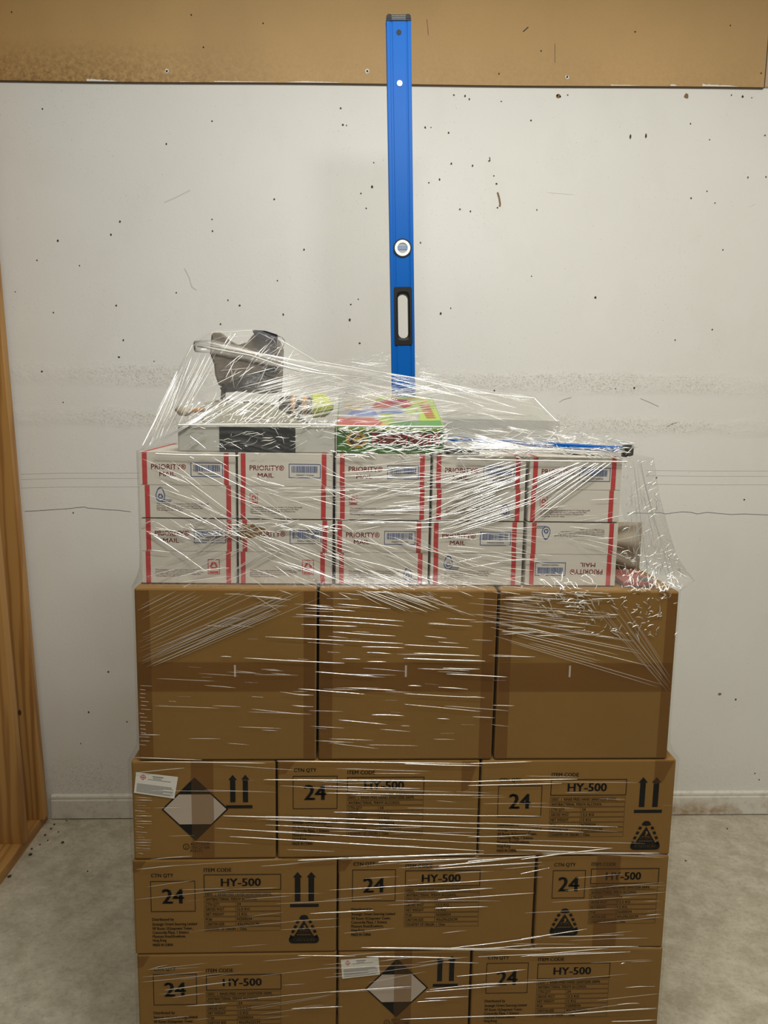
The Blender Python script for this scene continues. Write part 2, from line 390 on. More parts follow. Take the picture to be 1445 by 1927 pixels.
for sx0, sx1, sh in ((163,222,9),(338,360,1.5),(403,520,3.5),(538,640,6),(1150,1205,4),(1262,1275,8),(1322,1390,8)):
    k = max(6, int((sx1-sx0)/3)); lo = []; hi = []
    for i in range(k+1):
        px = sx0+(sx1-sx0)*i/k; p = bpt(px, 150); z0 = zl(p.x)+.0004; f = (1-i/k)**.6 if sx0 != 538 else min(1, 3*i/k)*(1-i/k)**.5
        lo.append((p.x, YB, z0)); hi.append((p.x, YB, z0+.0009*sh*f*random.uniform(.55, 1.1)+.0003))
    m.add(lo+hi[::-1], [tuple(range(2*k+2))], 2)
tag(m.build('trim_1', [BOARD, HOLE, CHIPW]), 'tan hardboard panel along the top of the wall', kind='structure')
m = MB(); m.box((XR+.004, WY-.008, zl(XR)+.002), (3.2, WY-.0002, 3.1))
tag(m.build('trim_2', [plain('pale_hardboard', (.50, .36, .24), .5)]), 'pale strip of board right of the tan hardboard', kind='structure')
m = MB(); m.prism([(x, zl(x)-.004) for x in xs]+[(x, zl(x)-.0005) for x in xs[::-1]], WY-.004, WY-.0003, 0); m.box((XR+.0005, WY-.006, zl(XR)), (XR+.0035, WY-.0003, 3.1))
tag(m.build('trim_3', SEAM), 'dark seam under the tan hardboard', kind='structure')

# baseboard with a bead along its top
m = MB(); x0, x1 = -.632, 3.5
prof = [(0, .004), (.013, .004), (.013, .072), (.010, .078), (.012, .082), (.011, .089), (.004, .094), (0, .094)]
vs = [(x, WY-.0005-d, z) for x in (x0, x1) for d, z in prof]; n = len(prof)
m.add(vs, [tuple(range(n)), tuple(range(2*n-1, n-1, -1))]+[(i, (i+1) % n, n+(i+1) % n, n+i) for i in range(n)])
tag(m.build('baseboard_back', BASE), 'scuffed white baseboard along the back wall', kind='structure')

# framed wall on the left: bottom plate and two studs, leaning a little
wl = tag(empty('wall_left', (-.69, .4, 0)), 'open pine stud wall at the left', kind='structure')
m = MB(); m.box((-.738, -1.4, .0), (-.647, 1.163, .038), 0, .002); m.build('bottom_plate', PINEY, wl, (-.69, .4, 0))
def stud(y0, y1, xr):
    mb = MB(); zs = [.0385+(3.0-.0385)*i/12 for i in range(13)]; vs = []
    for z in zs:
        x1 = xr-.0335*(z-.04); x0 = x1-.089; b = .003
        vs += [(x0, y0, z), (x1-b, y0, z), (x1, y0+b, z), (x1, y1-b, z), (x1-b, y1, z), (x0, y1, z)]
    fs = [tuple(range(5, -1, -1)), tuple(12*6+q for q in range(6))]
    for i in range(12):
        for q in range(6): fs.append((i*6+q, i*6+(q+1) % 6, (i+1)*6+(q+1) % 6, (i+1)*6+q))
    mb.add(vs, fs)
    # a dark knot on the front face
    k = at(38, 1341, y0-.0006) if y0 > 1.05 else None
    if k is not None and False: pass
    if y0 > 1.05:
        kx, kz = at(37, 1341, y0).x, at(37, 1341, y0).z
        mb.add([(kx+.006*math.cos(t*.785), y0-.0006, kz+.011*math.sin(t*.785)) for t in range(8)], [tuple(range(8))], 1)
    return mb.build('wall_stud', [PINE, plain('knot_dark', (.06, .025, .008), .6)], wl, (-.69, .4, 0))
stud(.945, .983, -.640); stud(1.095, 1.133, -.632)

# crumbs of dirt by the plate
m = MB()
for px, py, r in ((57,1609,.006),(118,1586,.005),(18,1650,.006),(96,1560,.004),(85,1572,.004),(102,1552,.004),(60,1598,.004),(125,1545,.003),(110,1566,.003),(165,1640,.003),(1368,1560,.003),(1290,1620,.003),(75,1590,.003),(90,1582,.003)):
    p = atz(px, py, 0); a = random.random()*3
    m.add([(p.x+r*math.cos(a+i)*random.uniform(.6, 1.3), p.y+r*math.sin(a+i)*random.uniform(.6, 1.3), z) for z in (.0003, r*.7) for i in range(0, 6, 1)], [(0,1,2,3,4,5),(11,10,9,8,7,6)]+[(i, (i+1) % 6, 6+(i+1) % 6, 6+i) for i in range(6)])
tag(m.build('floor_dirt', plain('dirt', (.06, .05, .04), .9)), 'dark crumbs of dirt on the concrete by the wall', 'dirt', kind='stuff')

# ------------------------------------------------------------------ lettering
_tc = {}
def text_poly(s, bold=.0):
    key = (s, bold)
    if key in _tc: return _tc[key]
    cu = bpy.data.curves.new('lettering', 'FONT'); cu.body = s; cu.resolution_u = 2; cu.size = 1; cu.offset = bold
    ob = bpy.data.objects.new('lettering', cu); C.objects.link(ob)
    dg = bpy.context.evaluated_depsgraph_get(); ev = ob.evaluated_get(dg)
    me = ev.to_mesh()
    vs = [(v.co.x, v.co.y) for v in me.vertices]; fs = [tuple(p.vertices) for p in me.polygons]
    ev.to_mesh_clear(); bpy.data.objects.remove(ob); bpy.data.curves.remove(cu)
    _tc[key] = (vs, fs); return _tc[key]
CAP = None
class Face:
    """flat print on a box face: u to the right, v down, in cm from the face's top left corner"""
    def __init__(s, mb, x0, ztop, y, du=0, dv=0, sv=1.0, rot=None, su=1.0):
        s.mb, s.x0, s.z, s.y, s.du, s.dv, s.sv, s.rot, s.su = mb, x0, ztop, y, du, dv, sv, rot, su
    def p(s, u, v, lift=0):
        u = u*s.su+s.du; v = v*s.sv+s.dv
        if s.rot: u, v = s.rot[0]-u, s.rot[1]-v
        return (s.x0+u/100, s.y-lift, s.z-v/100)
    def poly(s, pts, mat, lift=0):
        s.mb.add([s.p(u, v, lift) for u, v in pts], [tuple(range(len(pts)-1, -1, -1))], mat)
    def rect(s, u0, v0, u1, v1, mat, lift=0): s.poly([(u0, v0), (u1, v0), (u1, v1), (u0, v1)], mat, lift)
    def frame(s, u0, v0, u1, v1, t, mat):
        s.rect(u0, v0, u1, v0+t, mat); s.rect(u0, v1-t, u1, v1, mat); s.rect(u0, v0+t, u0+t, v1-t, mat); s.rect(u1-t, v0+t, u1, v1-t, mat)
    def text(s, st, u0, u1, vb, h, mat, bold=.012, lift=0):
        """cap height h, baseline vb, stretched to fill u0..u1 (u1 None: natural width)"""
        global CAP
        if CAP is None: CAP = max(y for x, y in text_poly('H')[0])
        vs, fs = text_poly(st)
        a = min(x for x, y in vs); b = max(x for x, y in vs)
        d = bold*1.3*h                       # heavier strokes: the outline laid twice, a little apart
        sx = h/CAP if u1 is None else (u1-u0-2*d)/(b-a)
        for o in ((-d, d) if bold else (0,)):
            s.mb.add([s.p(u0+d+o+(x-a)*sx, vb-y*h/CAP, lift) for x, y in vs], fs, mat)

ROWS = (('DESC  |  RINSE-FREE HAND SANITIZER 500ML', None, .86), ('ANTIBACTERIAL 70%V/V ALCOHOL', None, .67), ('CTN QTY', '24', .18), ('GROSS WGT', '12.5 KG', .24),
        ('NET WEIGHT', '12 KG', .24), ('PO#', 'N200034', .08), ('CARTON SIZE', '43x29x22CM', .24), ('COUNTRY OF ORIGIN  |  China', None, .53))
ADDR = (('Distributed by', 4.6), ('Strategic Orient Sourcing Limited', 9.4), ('9/F Room 10,Seapower Tower,', 8.5), ('Concordia Plaza, 1 Science', 7.7), ('Museum Road,Kowloon,', 7.0), ('Hong Kong', 2.9), ('MADE IN CHINA', 4.3))
def quantity(F, u, v, wq=9.4, hq=7.1, head=True, gap=.9):
    if head: F.text('CTN QTY', u+.2, u+4.9, v-gap, .78, 1, .026)
    F.frame(u, v, u+wq, v+hq, .14, 1)
    F.text('24', u+wq/2-2.35, u+wq/2+2.35, v+hq/2+1.65, 3.3, 1, .038)
def table(F, u, v, wt=16.3, hb=3.7):
    F.text('ITEM CODE', u+.05, u+wt*.36, v-.62, .8, 1, .026)
    F.frame(u, v, u+wt, v+hb, .16, 1)
    F.text('HY-500', u+wt*.22, u+wt*.74, v+hb/2+.88, 1.76, 1, .040)
    y = v+hb+.35; hr = 1.02
    for a, b, wa in ROWS:
        F.frame(u, y, u+wt-.1, y+hr, .05, 1)
        F.text(a, u+.3, u+.3+wa*wt, y+.8, .58, 1, .016)
        if b:
            F.rect(u+wt*.405, y, u+wt*.408, y+hr, 1)
            F.text(b, u+wt*.425, None, y+.8, .58, 1, .016)
        y += hr+.14
def address(F, u, v):
    y = v
    for i, (a, wa) in enumerate(ADDR):
        y += (.95, 1.12, 1.02, .92, .92, .92, 1.08)[i]
        F.text(a, u, u+wa, y, .62, 1, .026)
def arrows(F, u, v, h=6.8, s=1.0):
    for k in (1.5*s, 4.4*s):
        c = u+k
        F.poly([(c, v), (c+1.0*s, v+1.25*s), (c-1.0*s, v+1.25*s)], 1); F.rect(c-.6*s, v+1.25*s, c+.6*s, v+h, 1)
    F.rect(u-.1, v+h+.65, u+6*s, v+h+1.35, 1)
def caution(F, u, v, wd=6.5, h=6.6):
    c = u+wd/2
    F.poly([(c-1.05, v+.95), (c-.8, v+.35), (c-.35, v+.03), (c+.35, v+.03), (c+.8, v+.35), (c+1.05, v+.95), (c+.35, v+1.12), (c-.35, v+1.12)], 1)
    for sg in (-1, 1):
        for k in (.25, .42, .59):
            mu, mv = c+sg*(.62+k*2.9), v+h*k+.0
            ax, ay = .30*sg, .52; bx, by = .48*sg, -.20       # along and across the slanting side
            F.poly([(mu-ax*.6-bx*.6, mv-ay*.6-by*.6), (mu+ax*.6-bx*.6, mv+ay*.6-by*.6), (mu+ax*.6+bx*.6, mv+ay*.6+by*.6), (mu-ax*.6+bx*.6, mv-ay*.6+by*.6)][::sg], 1)
    F.poly([(c, v+1.3), (c+2.15, v+h-1.6), (c-2.15, v+h-1.6)], 1)
    r = .85; vb = v+h-.75
    pts = [(u+r+r*math.cos(t), vb-r*math.sin(t)) for t in [math.pi*.5+math.pi*i/8 for i in range(9)]]
    pts += [(u+wd-r+r*math.cos(t), vb-r*math.sin(t)) for t in [-math.pi*.5+math.pi*i/8 for i in range(9)]]
    F.poly(pts[::-1], 1)
    for sg in (-1, 1): F.poly([(c+sg*3.2, v+h-.9), (c+sg*2.9, v+h-1.95), (c+sg*2.45, v+h-1.75), (c+sg*2.2, v+h-1.3)], 1)
    F.text('CAUTION', u+1.0, u+wd-1.0, vb+.36, .72, 0, .012, .0002)
    F.rect(c-1.5, v+h-2.0, c+1.5, v+h-1.9, 0, .0002)
    F.text('HEAVY', c-1.2, c+1.2, v+h-2.25, .6, 0, .01, .0002)
    F.rect(c-.9, v+h-3.05, c+.9, v+h-2.98, 0, .0002)
    F.poly([(c-.25, v+2.5), (c+.3, v+2.35), (c+.45, v+2.9), (c+.1, v+3.2), (c+.1, v+3.4), (c-.15, v+3.4), (c-.1, v+2.95), (c+.15, v+2.8)], 0, .0002)
def diamond(F, c, v, a, b):
    """a half width, b half height"""
    F.poly([(c, v-b), (c+a, v), (c, v+b), (c-a, v)], 1)
    a2, b2 = a-.42, b-.42; k = .47*b
    wk = a2*(1-k/b2)
    F.poly([(c-wk, v-k), (c+wk, v-k), (c+a2, v), (c+wk, v+k), (c-wk, v+k), (c-a2, v)], 2, .0002)
def unmark(F, c, v):
    n = 20
    for r0, r1 in ((.55, .68),):
        for i in range(n):
            t0, t1 = 2*math.pi*i/n, 2*math.pi*(i+1)/n
            F.poly([(c-2.2+r0*math.cos(t0), v+r0*math.sin(t0)), (c-2.2+r1*math.cos(t0), v+r1*math.sin(t0)), (c-2.2+r1*math.cos(t1), v+r1*math.sin(t1)), (c-2.2+r0*math.cos(t1), v+r0*math.sin(t1))], 1)
    F.text('u', c-2.42, c-1.98, v-.05, .3, 1); F.text('n', c-2.42, c-1.98, v+.4, .3, 1)
    F.text('4G/Y13/S/20', c-1.3, c+2.7, v-.3, .6, 1, .006); F.text('CN/C211308', c-1.3, c+2.6, v+.5, .6, 1, .006); F.text('PI:0172', c-1.3, c+1.2, v+1.3, .6, 1, .006)

# ------------------------------------------------------------------ cartons
def body_mesh(mb, x0, x1, y0, y1, z0, z1, m_=0, bulge=.002, bev=.004):
    """closed corrugated carton: bevelled, its panels slightly bellied"""
    import bmesh
    bm = bmesh.new(); bmesh.ops.create_cube(bm, size=1)
    W, D, H = x1-x0, y1-y0, z1-z0
    for v in bm.verts: v.co = Vector((v.co.x*W, v.co.y*D, v.co.z*H))
    bmesh.ops.bevel(bm, geom=bm.edges[:], offset=bev, segments=2, profile=.5, affect='EDGES')
    bm.verts.index_update()
    c = Vector(((x0+x1)/2, (y0+y1)/2, (z0+z1)/2))
    mb.add([v.co+c for v in bm.verts], [[v.index for v in f.verts] for f in bm.faces], m_); bm.free()
def strip(mb, x0, x1, z0, z1, y, m_=0, over_top=None, over_side=None):
    """tape laid on the front face, optionally folded over the top edge by over_top metres"""
    mb.add([(x0, y, z0), (x1, y, z0), (x1, y, z1), (x0, y, z1)], [(0, 1, 2, 3)], m_)
    if over_top:
        b = len(mb.v); mb.add([(x0, y, z1), (x1, y, z1), (x1, y+.003, z1+.0009), (x0, y+.003, z1+.0009), (x1, y+over_top, z1+.0009), (x0, y+over_top, z1+.0009)], [(0, 1, 2, 3), (3, 2, 4, 5)], m_)

def sticker(parent, org, quad, y):
    """white hazard sticker; quad = its corners (x,z) tl,tr,br,bl"""
    mb = MB(); tl, tr, br, bl = [Vector((a, 0, b)) for a, b in quad]
    def q(u, v): 
        a = tl.lerp(tr, u); b = bl.lerp(br, u); p = a.lerp(b, v); return (p.x, p.z)
    def rc(u0, v0, u1, v1, mt, l):
        mb.add([(q(u, v)[0], y-l, q(u, v)[1]) for u, v in ((u0, v1), (u1, v1), (u1, v0), (u0, v0))], [(0, 1, 2, 3)], mt)
    rc(0, 0, 1, 1, 0, 0)
    random.seed(3)
    rc(.40, .10, .66, .145, 1, .0002); rc(.42, .19, .62, .22, 1, .0002); rc(.30, .26, .85, .285, 1, .0002)
    for k in range(9): rc(.05, .52+k*.047, random.choice((.94, .9, .95, .7)), .52+k*.047+.022, 1, .0002)
    for a, b, mt, l in ((.075, .14, 2, .0002), (.05, .095, 0, .0003), (.03, .05, 2, .0004)):
        mb.add([(q(.18+u, .2+v)[0], y-l, q(.18+u, .2+v)[1]) for u, v in ((0, b), (a, 0), (0, -b), (-a, 0))], [(0, 1, 2, 3)], mt)
    return mb.build('hazard_sticker', [STICK, GREYINK, REDINK], parent, org)

CG = 'hand sanitizer cartons in the lower three tiers'
CB = (CARD, INK, PALEINK)
def carton(tier, x0, x1, z0, depth, face, label, tapes=(), y0=0.0, sq=None, corner=()):
    z1 = z0+.2185; org = ((x0+x1)/2, y0+depth/2, z0)
    mb = MB(); body_mesh(mb, x0, x1, y0, y0+depth, z0, z1)
    # the flap edge line a little under the top edge
    F = Face(mb, x0, z1, y0-.0005); face(F)
    o = tag(mb.build('carton', CB, None, org), label, 'carton', CG)
    for (a, b) in tapes:
        t = MB(); strip(t, x0+a, x0+b, z0+.004, z1-.0005, y0-.0009, 0, .06); t.build('packing_tape', TAPE, o, org)
    for (a, b, c, d) in corner:
        t = MB(); t.add([(x0+a, y0-.0009, z1-.0005), (x0+a, y0-.0009, z1-.0005-d), (x0+a+(b-a)*.45, y0-.0009, z1-.0005-d*.9), (x0+b, y0-.0009, z1-.0005)], [(0, 1, 2, 3)]); t.build('corner_tape', TAPE, o, org)
    if sq: sticker(o, org, [(p.x, p.z) for p in (at(px, py, y0-.0013) for px, py in sq)], y0-.0013)
    return o
Z5, Z4, Z3, ZB, ZU = .14, .36, .58, .80, 1.166
# faces, measured in cm on the printed sides
def long_arrows(du, dv):
    def f(F):
        quantity(F, 3.4+du, 4.8+dv); table(F, 14.6+du, 3.4+dv); address(F, 3.6+du, 13.0+dv); arrows(F, 32.9+du, 3.0+dv); caution(F, 32.5+du, 13.0+dv)
    return f
def long_plain(du, dv):
    def f(F):
        quantity(F, 3.0+du, 3.0+dv, 9.3, 7.4); table(F, 14.3+du, 3.3+dv, 16.2, 3.75); address(F, 2.9+du, 11.6+dv)
    return f
def end_diamond(cx_, cv, au, av):
    def f(F):
        diamond(F, cx_, cv, 6.9, 7.1); arrows(F, au, av, 6.1, .9); unmark(F, cx_+.2, cv+8.4)
    return f
def end_caution(F):
    quantity(F, 3.3, 3.2, 7.2, 6.6); caution(F, 3.3, 12.2, 6.2, 6.4); table(F, 11.6, 2.9, 15.0, 3.6)

def xw(px, py, Y=0): return at(px, py, Y).x
carton(3, .004, .300, Z3, .43, end_diamond(12.9, 10.6, 19.4, 3.0), 'carton end with black and white diamond, left end of the upper tier', [(.122, .168)], sq=((256,1453),(335,1462),(328,1503),(252,1492)))
carton(3, .304, .727, Z3, .29, long_plain(.2, .3), 'carton without arrows between the diamond carton and right arrow carton', corner=((.0, .038, 0, .03), (.385, .419, 0, .07)))
carton(3, .731, 1.147, Z3, .29, long_arrows(.3, .9), 'carton with arrows and caution pyramid at the right end of the upper tier', corner=((.37, .412, 0, .055),))
carton(4, .000, .429, Z4, .29, long_arrows(.2, .0), 'carton with arrows and caution pyramid at the left of the middle tier', corner=((.0, .03, 0, .028),))
carton(4, .433, .855, Z4, .29, long_plain(-.1, -.4), 'arrowless carton in the middle of the middle tier', corner=((.0, .03, 0, .03),))
carton(4, .861, 1.147, Z4, .43, end_caution, 'carton end with a caution pyramid under its 24, middle tier', [(.128, .180)])
carton(5, .003, .430, Z5, .29, long_plain(.3, 1.6), 'arrowless carton with 24 at the left end of the bottom tier', corner=((.0, .028, 0, .03),))
carton(5, .434, .722, Z5, .43, end_diamond(12.8, 8.8, 20.8, 1.2), 'diamond carton end in the middle of the bottom tier', [(.122, .160)], sq=((641,1806),(712,1801),(715,1834),(644,1842)))
carton(5, .727, 1.149, Z5, .29, long_plain(.1, .1), 'arrowless carton with 24 at the right end of the bottom tier')

# the pallet under the load
pl = empty('wooden_pallet', (.575, .5, 0)); tag(pl, 'rough pine pallet under the bottom tier of cartons', 'pallet')
PINEX = m_pine('pine_boards', 0)
for k in range(7):
    mb = MB(); y = .003+k*.151; mb.box((.004, y, .117), (1.146, y+.089, .1385), 0, .002); mb.build('deck_board', PINEX, pl, pl.location)
for k in range(3):
    mb = MB(); x = .006+k*.549; mb.box((x, .004, .0215), (x+.038, .996, .1165), 0, .002); mb.build('stringer', PINEY, pl, pl.location)
for k in range(4):
    mb = MB(); y = .004+k*.30; mb.box((.006, y, .0), (1.144, y+.089, .021), 0, .002); mb.build('bottom_board', PINEX, pl, pl.location)

# three tall plain cartons
BG = 'large plain cartons under the white mailers'
def big(x0, x1, label, tl, tr, mark):
    z0, z1, D = ZB, ZU-.0015, .50; org = ((x0+x1)/2, D/2, z0)
    mb = MB(); body_mesh(mb, x0, x1, 0, D, z0, z1)
    o = tag(mb.build('large_carton', [CARD2], None, org), label, 'carton', BG)
    for a, b in ((0.002, tl), (x1-x0-tr, x1-x0-.002)):
        t = MB(); strip(t, x0+a, x0+b, z0+.004, z1-.004, -.0006); t.build('edge_tape', TAPE, o, org)
    t = MB(); strip(t, x0+.003, x1-.003, .950, 1.012, -.0009); t.build('middle_tape', TAPE, o, org)
    t = MB(); t.add([(x0+mark, -.0012, .981), (x0+mark+.004, -.0012, .981), (x0+mark+.004, -.0012, 1.006), (x0+mark, -.0012, 1.006)], [(0, 1, 2, 3)]); t.build('tape_mark', PALEINK, o, org)
big(.021, .384, 'large plain brown carton at the left under the white mailers', .030, .026, .196)
big(.389, .751, 'large plain brown carton in the middle under the white mailers', .028, .028, .176)
big(.757, 1.126, 'large plain brown carton at the right under the white mailers', .026, .024, .148)

# ------------------------------------------------------------------ white mailer boxes, two tiers of five
MG = 'white red striped mailers stacked five across'
BLURB = ('This packaging is the property of the U.S. Postal Service\u00ae', 'and is provided solely for use in sending Priority Mail', 'shipments. Misuse may be a violation of federal law.', 'This package is not for resale.')
def tri_arrows(F, c, d, r, m_):
    """three chasing arrows round a triangle"""
    P = [(c+r*math.sin(2*math.pi*k/3), d-r*math.cos(2*math.pi*k/3)) for k in range(3)]
    for k in range(3):
        (ax, ay), (bx, by) = P[k], P[(k+1) % 3]
        L = math.hypot(bx-ax, by-ay); tx, ty = (bx-ax)/L, (by-ay)/L; nx, ny = ty, -tx
        q = lambda t_, o: (ax+tx*L*t_+nx*o, ay+ty*L*t_+ny*o)
        w_ = r*.16
        F.poly([q(.22, w_), q(.60, w_), q(.60, -w_), q(.10, -w_)][::-1], m_); F.poly([q(.60, w_*2.1), q(.92, 0), q(.60, -w_*2.1)][::-1], m_)
def recycle(F, u, v, s, m_=1):
    F.frame(u, v, u+s, v+s*1.3, s*.06, m_)
    tri_arrows(F, u+s/2, v+s*.56, s*.40, m_)
    F.rect(u+s*.12, v+s*1.05, u+s*.88, v+s*1.2, m_)
def drop_logo(F, u, v, s, m_=2):
    n = 24
    def shape(r, cx_, cv_):
        o = []
        for i in range(n):
            t = 2*math.pi*i/n; rr = r*(1+.55*max(0, math.cos(t))**5)
            o.append((cx_+rr*math.sin(t)*.82, cv_-rr*math.cos(t)))
        return o
    c, d = u+s*.45, v+s*.75
    a, b = shape(s*.58, c, d), shape(s*.48, c, d)
    for i in range(n): F.poly([a[i], a[(i+1) % n], b[(i+1) % n], b[i]], m_)
    tri_arrows(F, c, d+s*.05, s*.34, m_)
    F.rect(u+s*.55, v+s*1.28, u+s*1.5, v+s*1.36, m_); F.rect(u+s*.8, v+s*1.12, u+s*1.6, v+s*1.18, m_)
def barcode(F, u, v, w_, h, seed):
    rr = random.Random(seed); F.frame(u, v, u+w_, v+h, .14, 2)
    x = u+.55
    while x < u+w_-.6:
        t = rr.choice((.05, .08, .13, .18)); F.rect(x, v+.45, min(x+t, u+w_-.5), v+h*.62, 2); x += t+rr.choice((.05, .07, .1))
    F.text('PS00001000006', u+w_*.24, u+w_*.78, v+h*.85, .3, 2, .008)
def mailer(x0, tier, kind, label, flip=False, dxs=(0, 0), seed=1, patch=False):
    wd, h, D, y0 = .1905, .1335, .28, .035
    z0 = ZU+.0005+tier*.1345; z1 = z0+h; org = (x0+wd/2, y0+D/2, z0)
    # the box behind its end flaps
    mb = MB(); body_mesh(mb, x0, x0+wd, y0+.002, y0+D, z0, z1, 0, bev=.0025)
    for u in (.0075, .169): mb.add([(x0+u, y0+.004, z1+.0003), (x0+u+.0095, y0+.004, z1+.0003), (x0+u+.0095, y0+D-.003, z1+.0003), (x0+u, y0+D-.003, z1+.0003)], [(0, 1, 2, 3)], 1)
    o = tag(mb.build('mailer_box', [MAILW, REDINK], None, org), label, 'mailer box', MG)
    hh = h/2
    rot = (wd*100, h*100) if flip else None
    for k in (0, 1):
        fl = MB(); dx = dxs[k]/1000
        za, zb = (z1-hh+.0004, z1-.001) if (k == 0) != flip else (z0+.001, z1-hh-.0004)
        yf = y0-(.0002 if k else .0)
        fl.box((x0+.0008, yf, za), (x0+wd-.0008, yf+.0018, zb), 0)
        F = Face(fl, x0, z1, yf-.0003, rot=rot)
        o5 = dx*100
        v0, v1 = (.1, hh*100-.06) if k == 0 else (hh*100+.06, h*100-.1)
        for u in (.75, 16.9): F.rect(u+o5, v0, u+.95+o5, v1, 1)
        if k == 0:
            if not patch:
                F.text('PRIORITY\u00ae', 2.5+o5, 9.4+o5, 3.5, 1.0, 1, .018); F.text('MAIL', 4.1+o5, 7.3+o5, 4.9, .85, 1, .018)
            else:
                F.text('PRIORITY\u00ae', 2.5+o5, 9.4+o5, 3.5, 1.0, 1, .018)
                F.poly([(.3, 1.2), (2.6, .9), (5.6, 2.0), (3.4, 3.6), (.3, 4.2)], 3, .0003)
            barcode(F, 10.3+o5, 2.1, 6.4, 2.85, seed)
        else:
            b = hh*100
            if kind == 'drop_left': drop_logo(F, 2.9+o5, b+.7, 2.0); bu, bv = 3.0, b+3.6
            elif kind == 'drop_right': drop_logo(F, 14.0+o5, b+3.3, 1.9); bu, bv = 2.7, b+3.7
            elif kind == 'recycle_left': recycle(F, 2.6+o5, b+1.5, 1.6); bu, bv = 2.7, b+4.1
            else: recycle(F, 13.2+o5, b+1.6, 2.4); bu, bv = 2.6, b+3.7
            for i, (t, q) in enumerate(zip(BLURB, (10.4, 9.6, 9.2, 5.2))): F.text(t, bu+o5, bu+q+o5, bv+.42*i+.3, .30, 1, .004)
        fl.build('end_flap', [MAILW, REDINK, BLUEINK, CARD], o, org)
    return o
XM = [.0285, .2235, .4205, .6155, .8130]
mailer(XM[0], 1, 'drop_left', 'white mailer box topmost at the left end, blue drop logo below its barcode', dxs=(-1, 3), seed=1)
mailer(XM[1], 1, 'recycle_left', 'upper white mailer box second from the left end', dxs=(-1, -2), seed=2)
mailer(XM[2], 1, 'recycle_left', 'upper white mailer box in the middle, under the green package', dxs=(0, 1), seed=3)
mailer(XM[3], 1, 'drop_right', 'upper white mailer box right of the one under the green package', dxs=(0, 2), seed=4)
mailer(XM[4], 1, 'recycle_left', 'upper white mailer box at the right end, below the level end cap', dxs=(0, -2), seed=5)
mailer(XM[0], 0, 'recycle_right', 'lower white mailer box at the left end with red recycling mark', dxs=(3, 1), seed=6)
mailer(XM[1], 0, 'recycle_right', 'lower white mailer box with a torn brown patch at its left', dxs=(1, -3), seed=7, patch=True)
mailer(XM[2], 0, 'drop_right', 'lower white mailer box in the middle, under the green package column', dxs=(-4, 0), seed=8)
mailer(XM[3], 0, 'drop_left', 'lower white mailer box beside the upside down one', dxs=(-2, -1), seed=9)
mailer(XM[4], 0, 'drop_right', 'white mailer box stacked upside down, its lettering inverted', flip=True, dxs=(3, 2), seed=10)

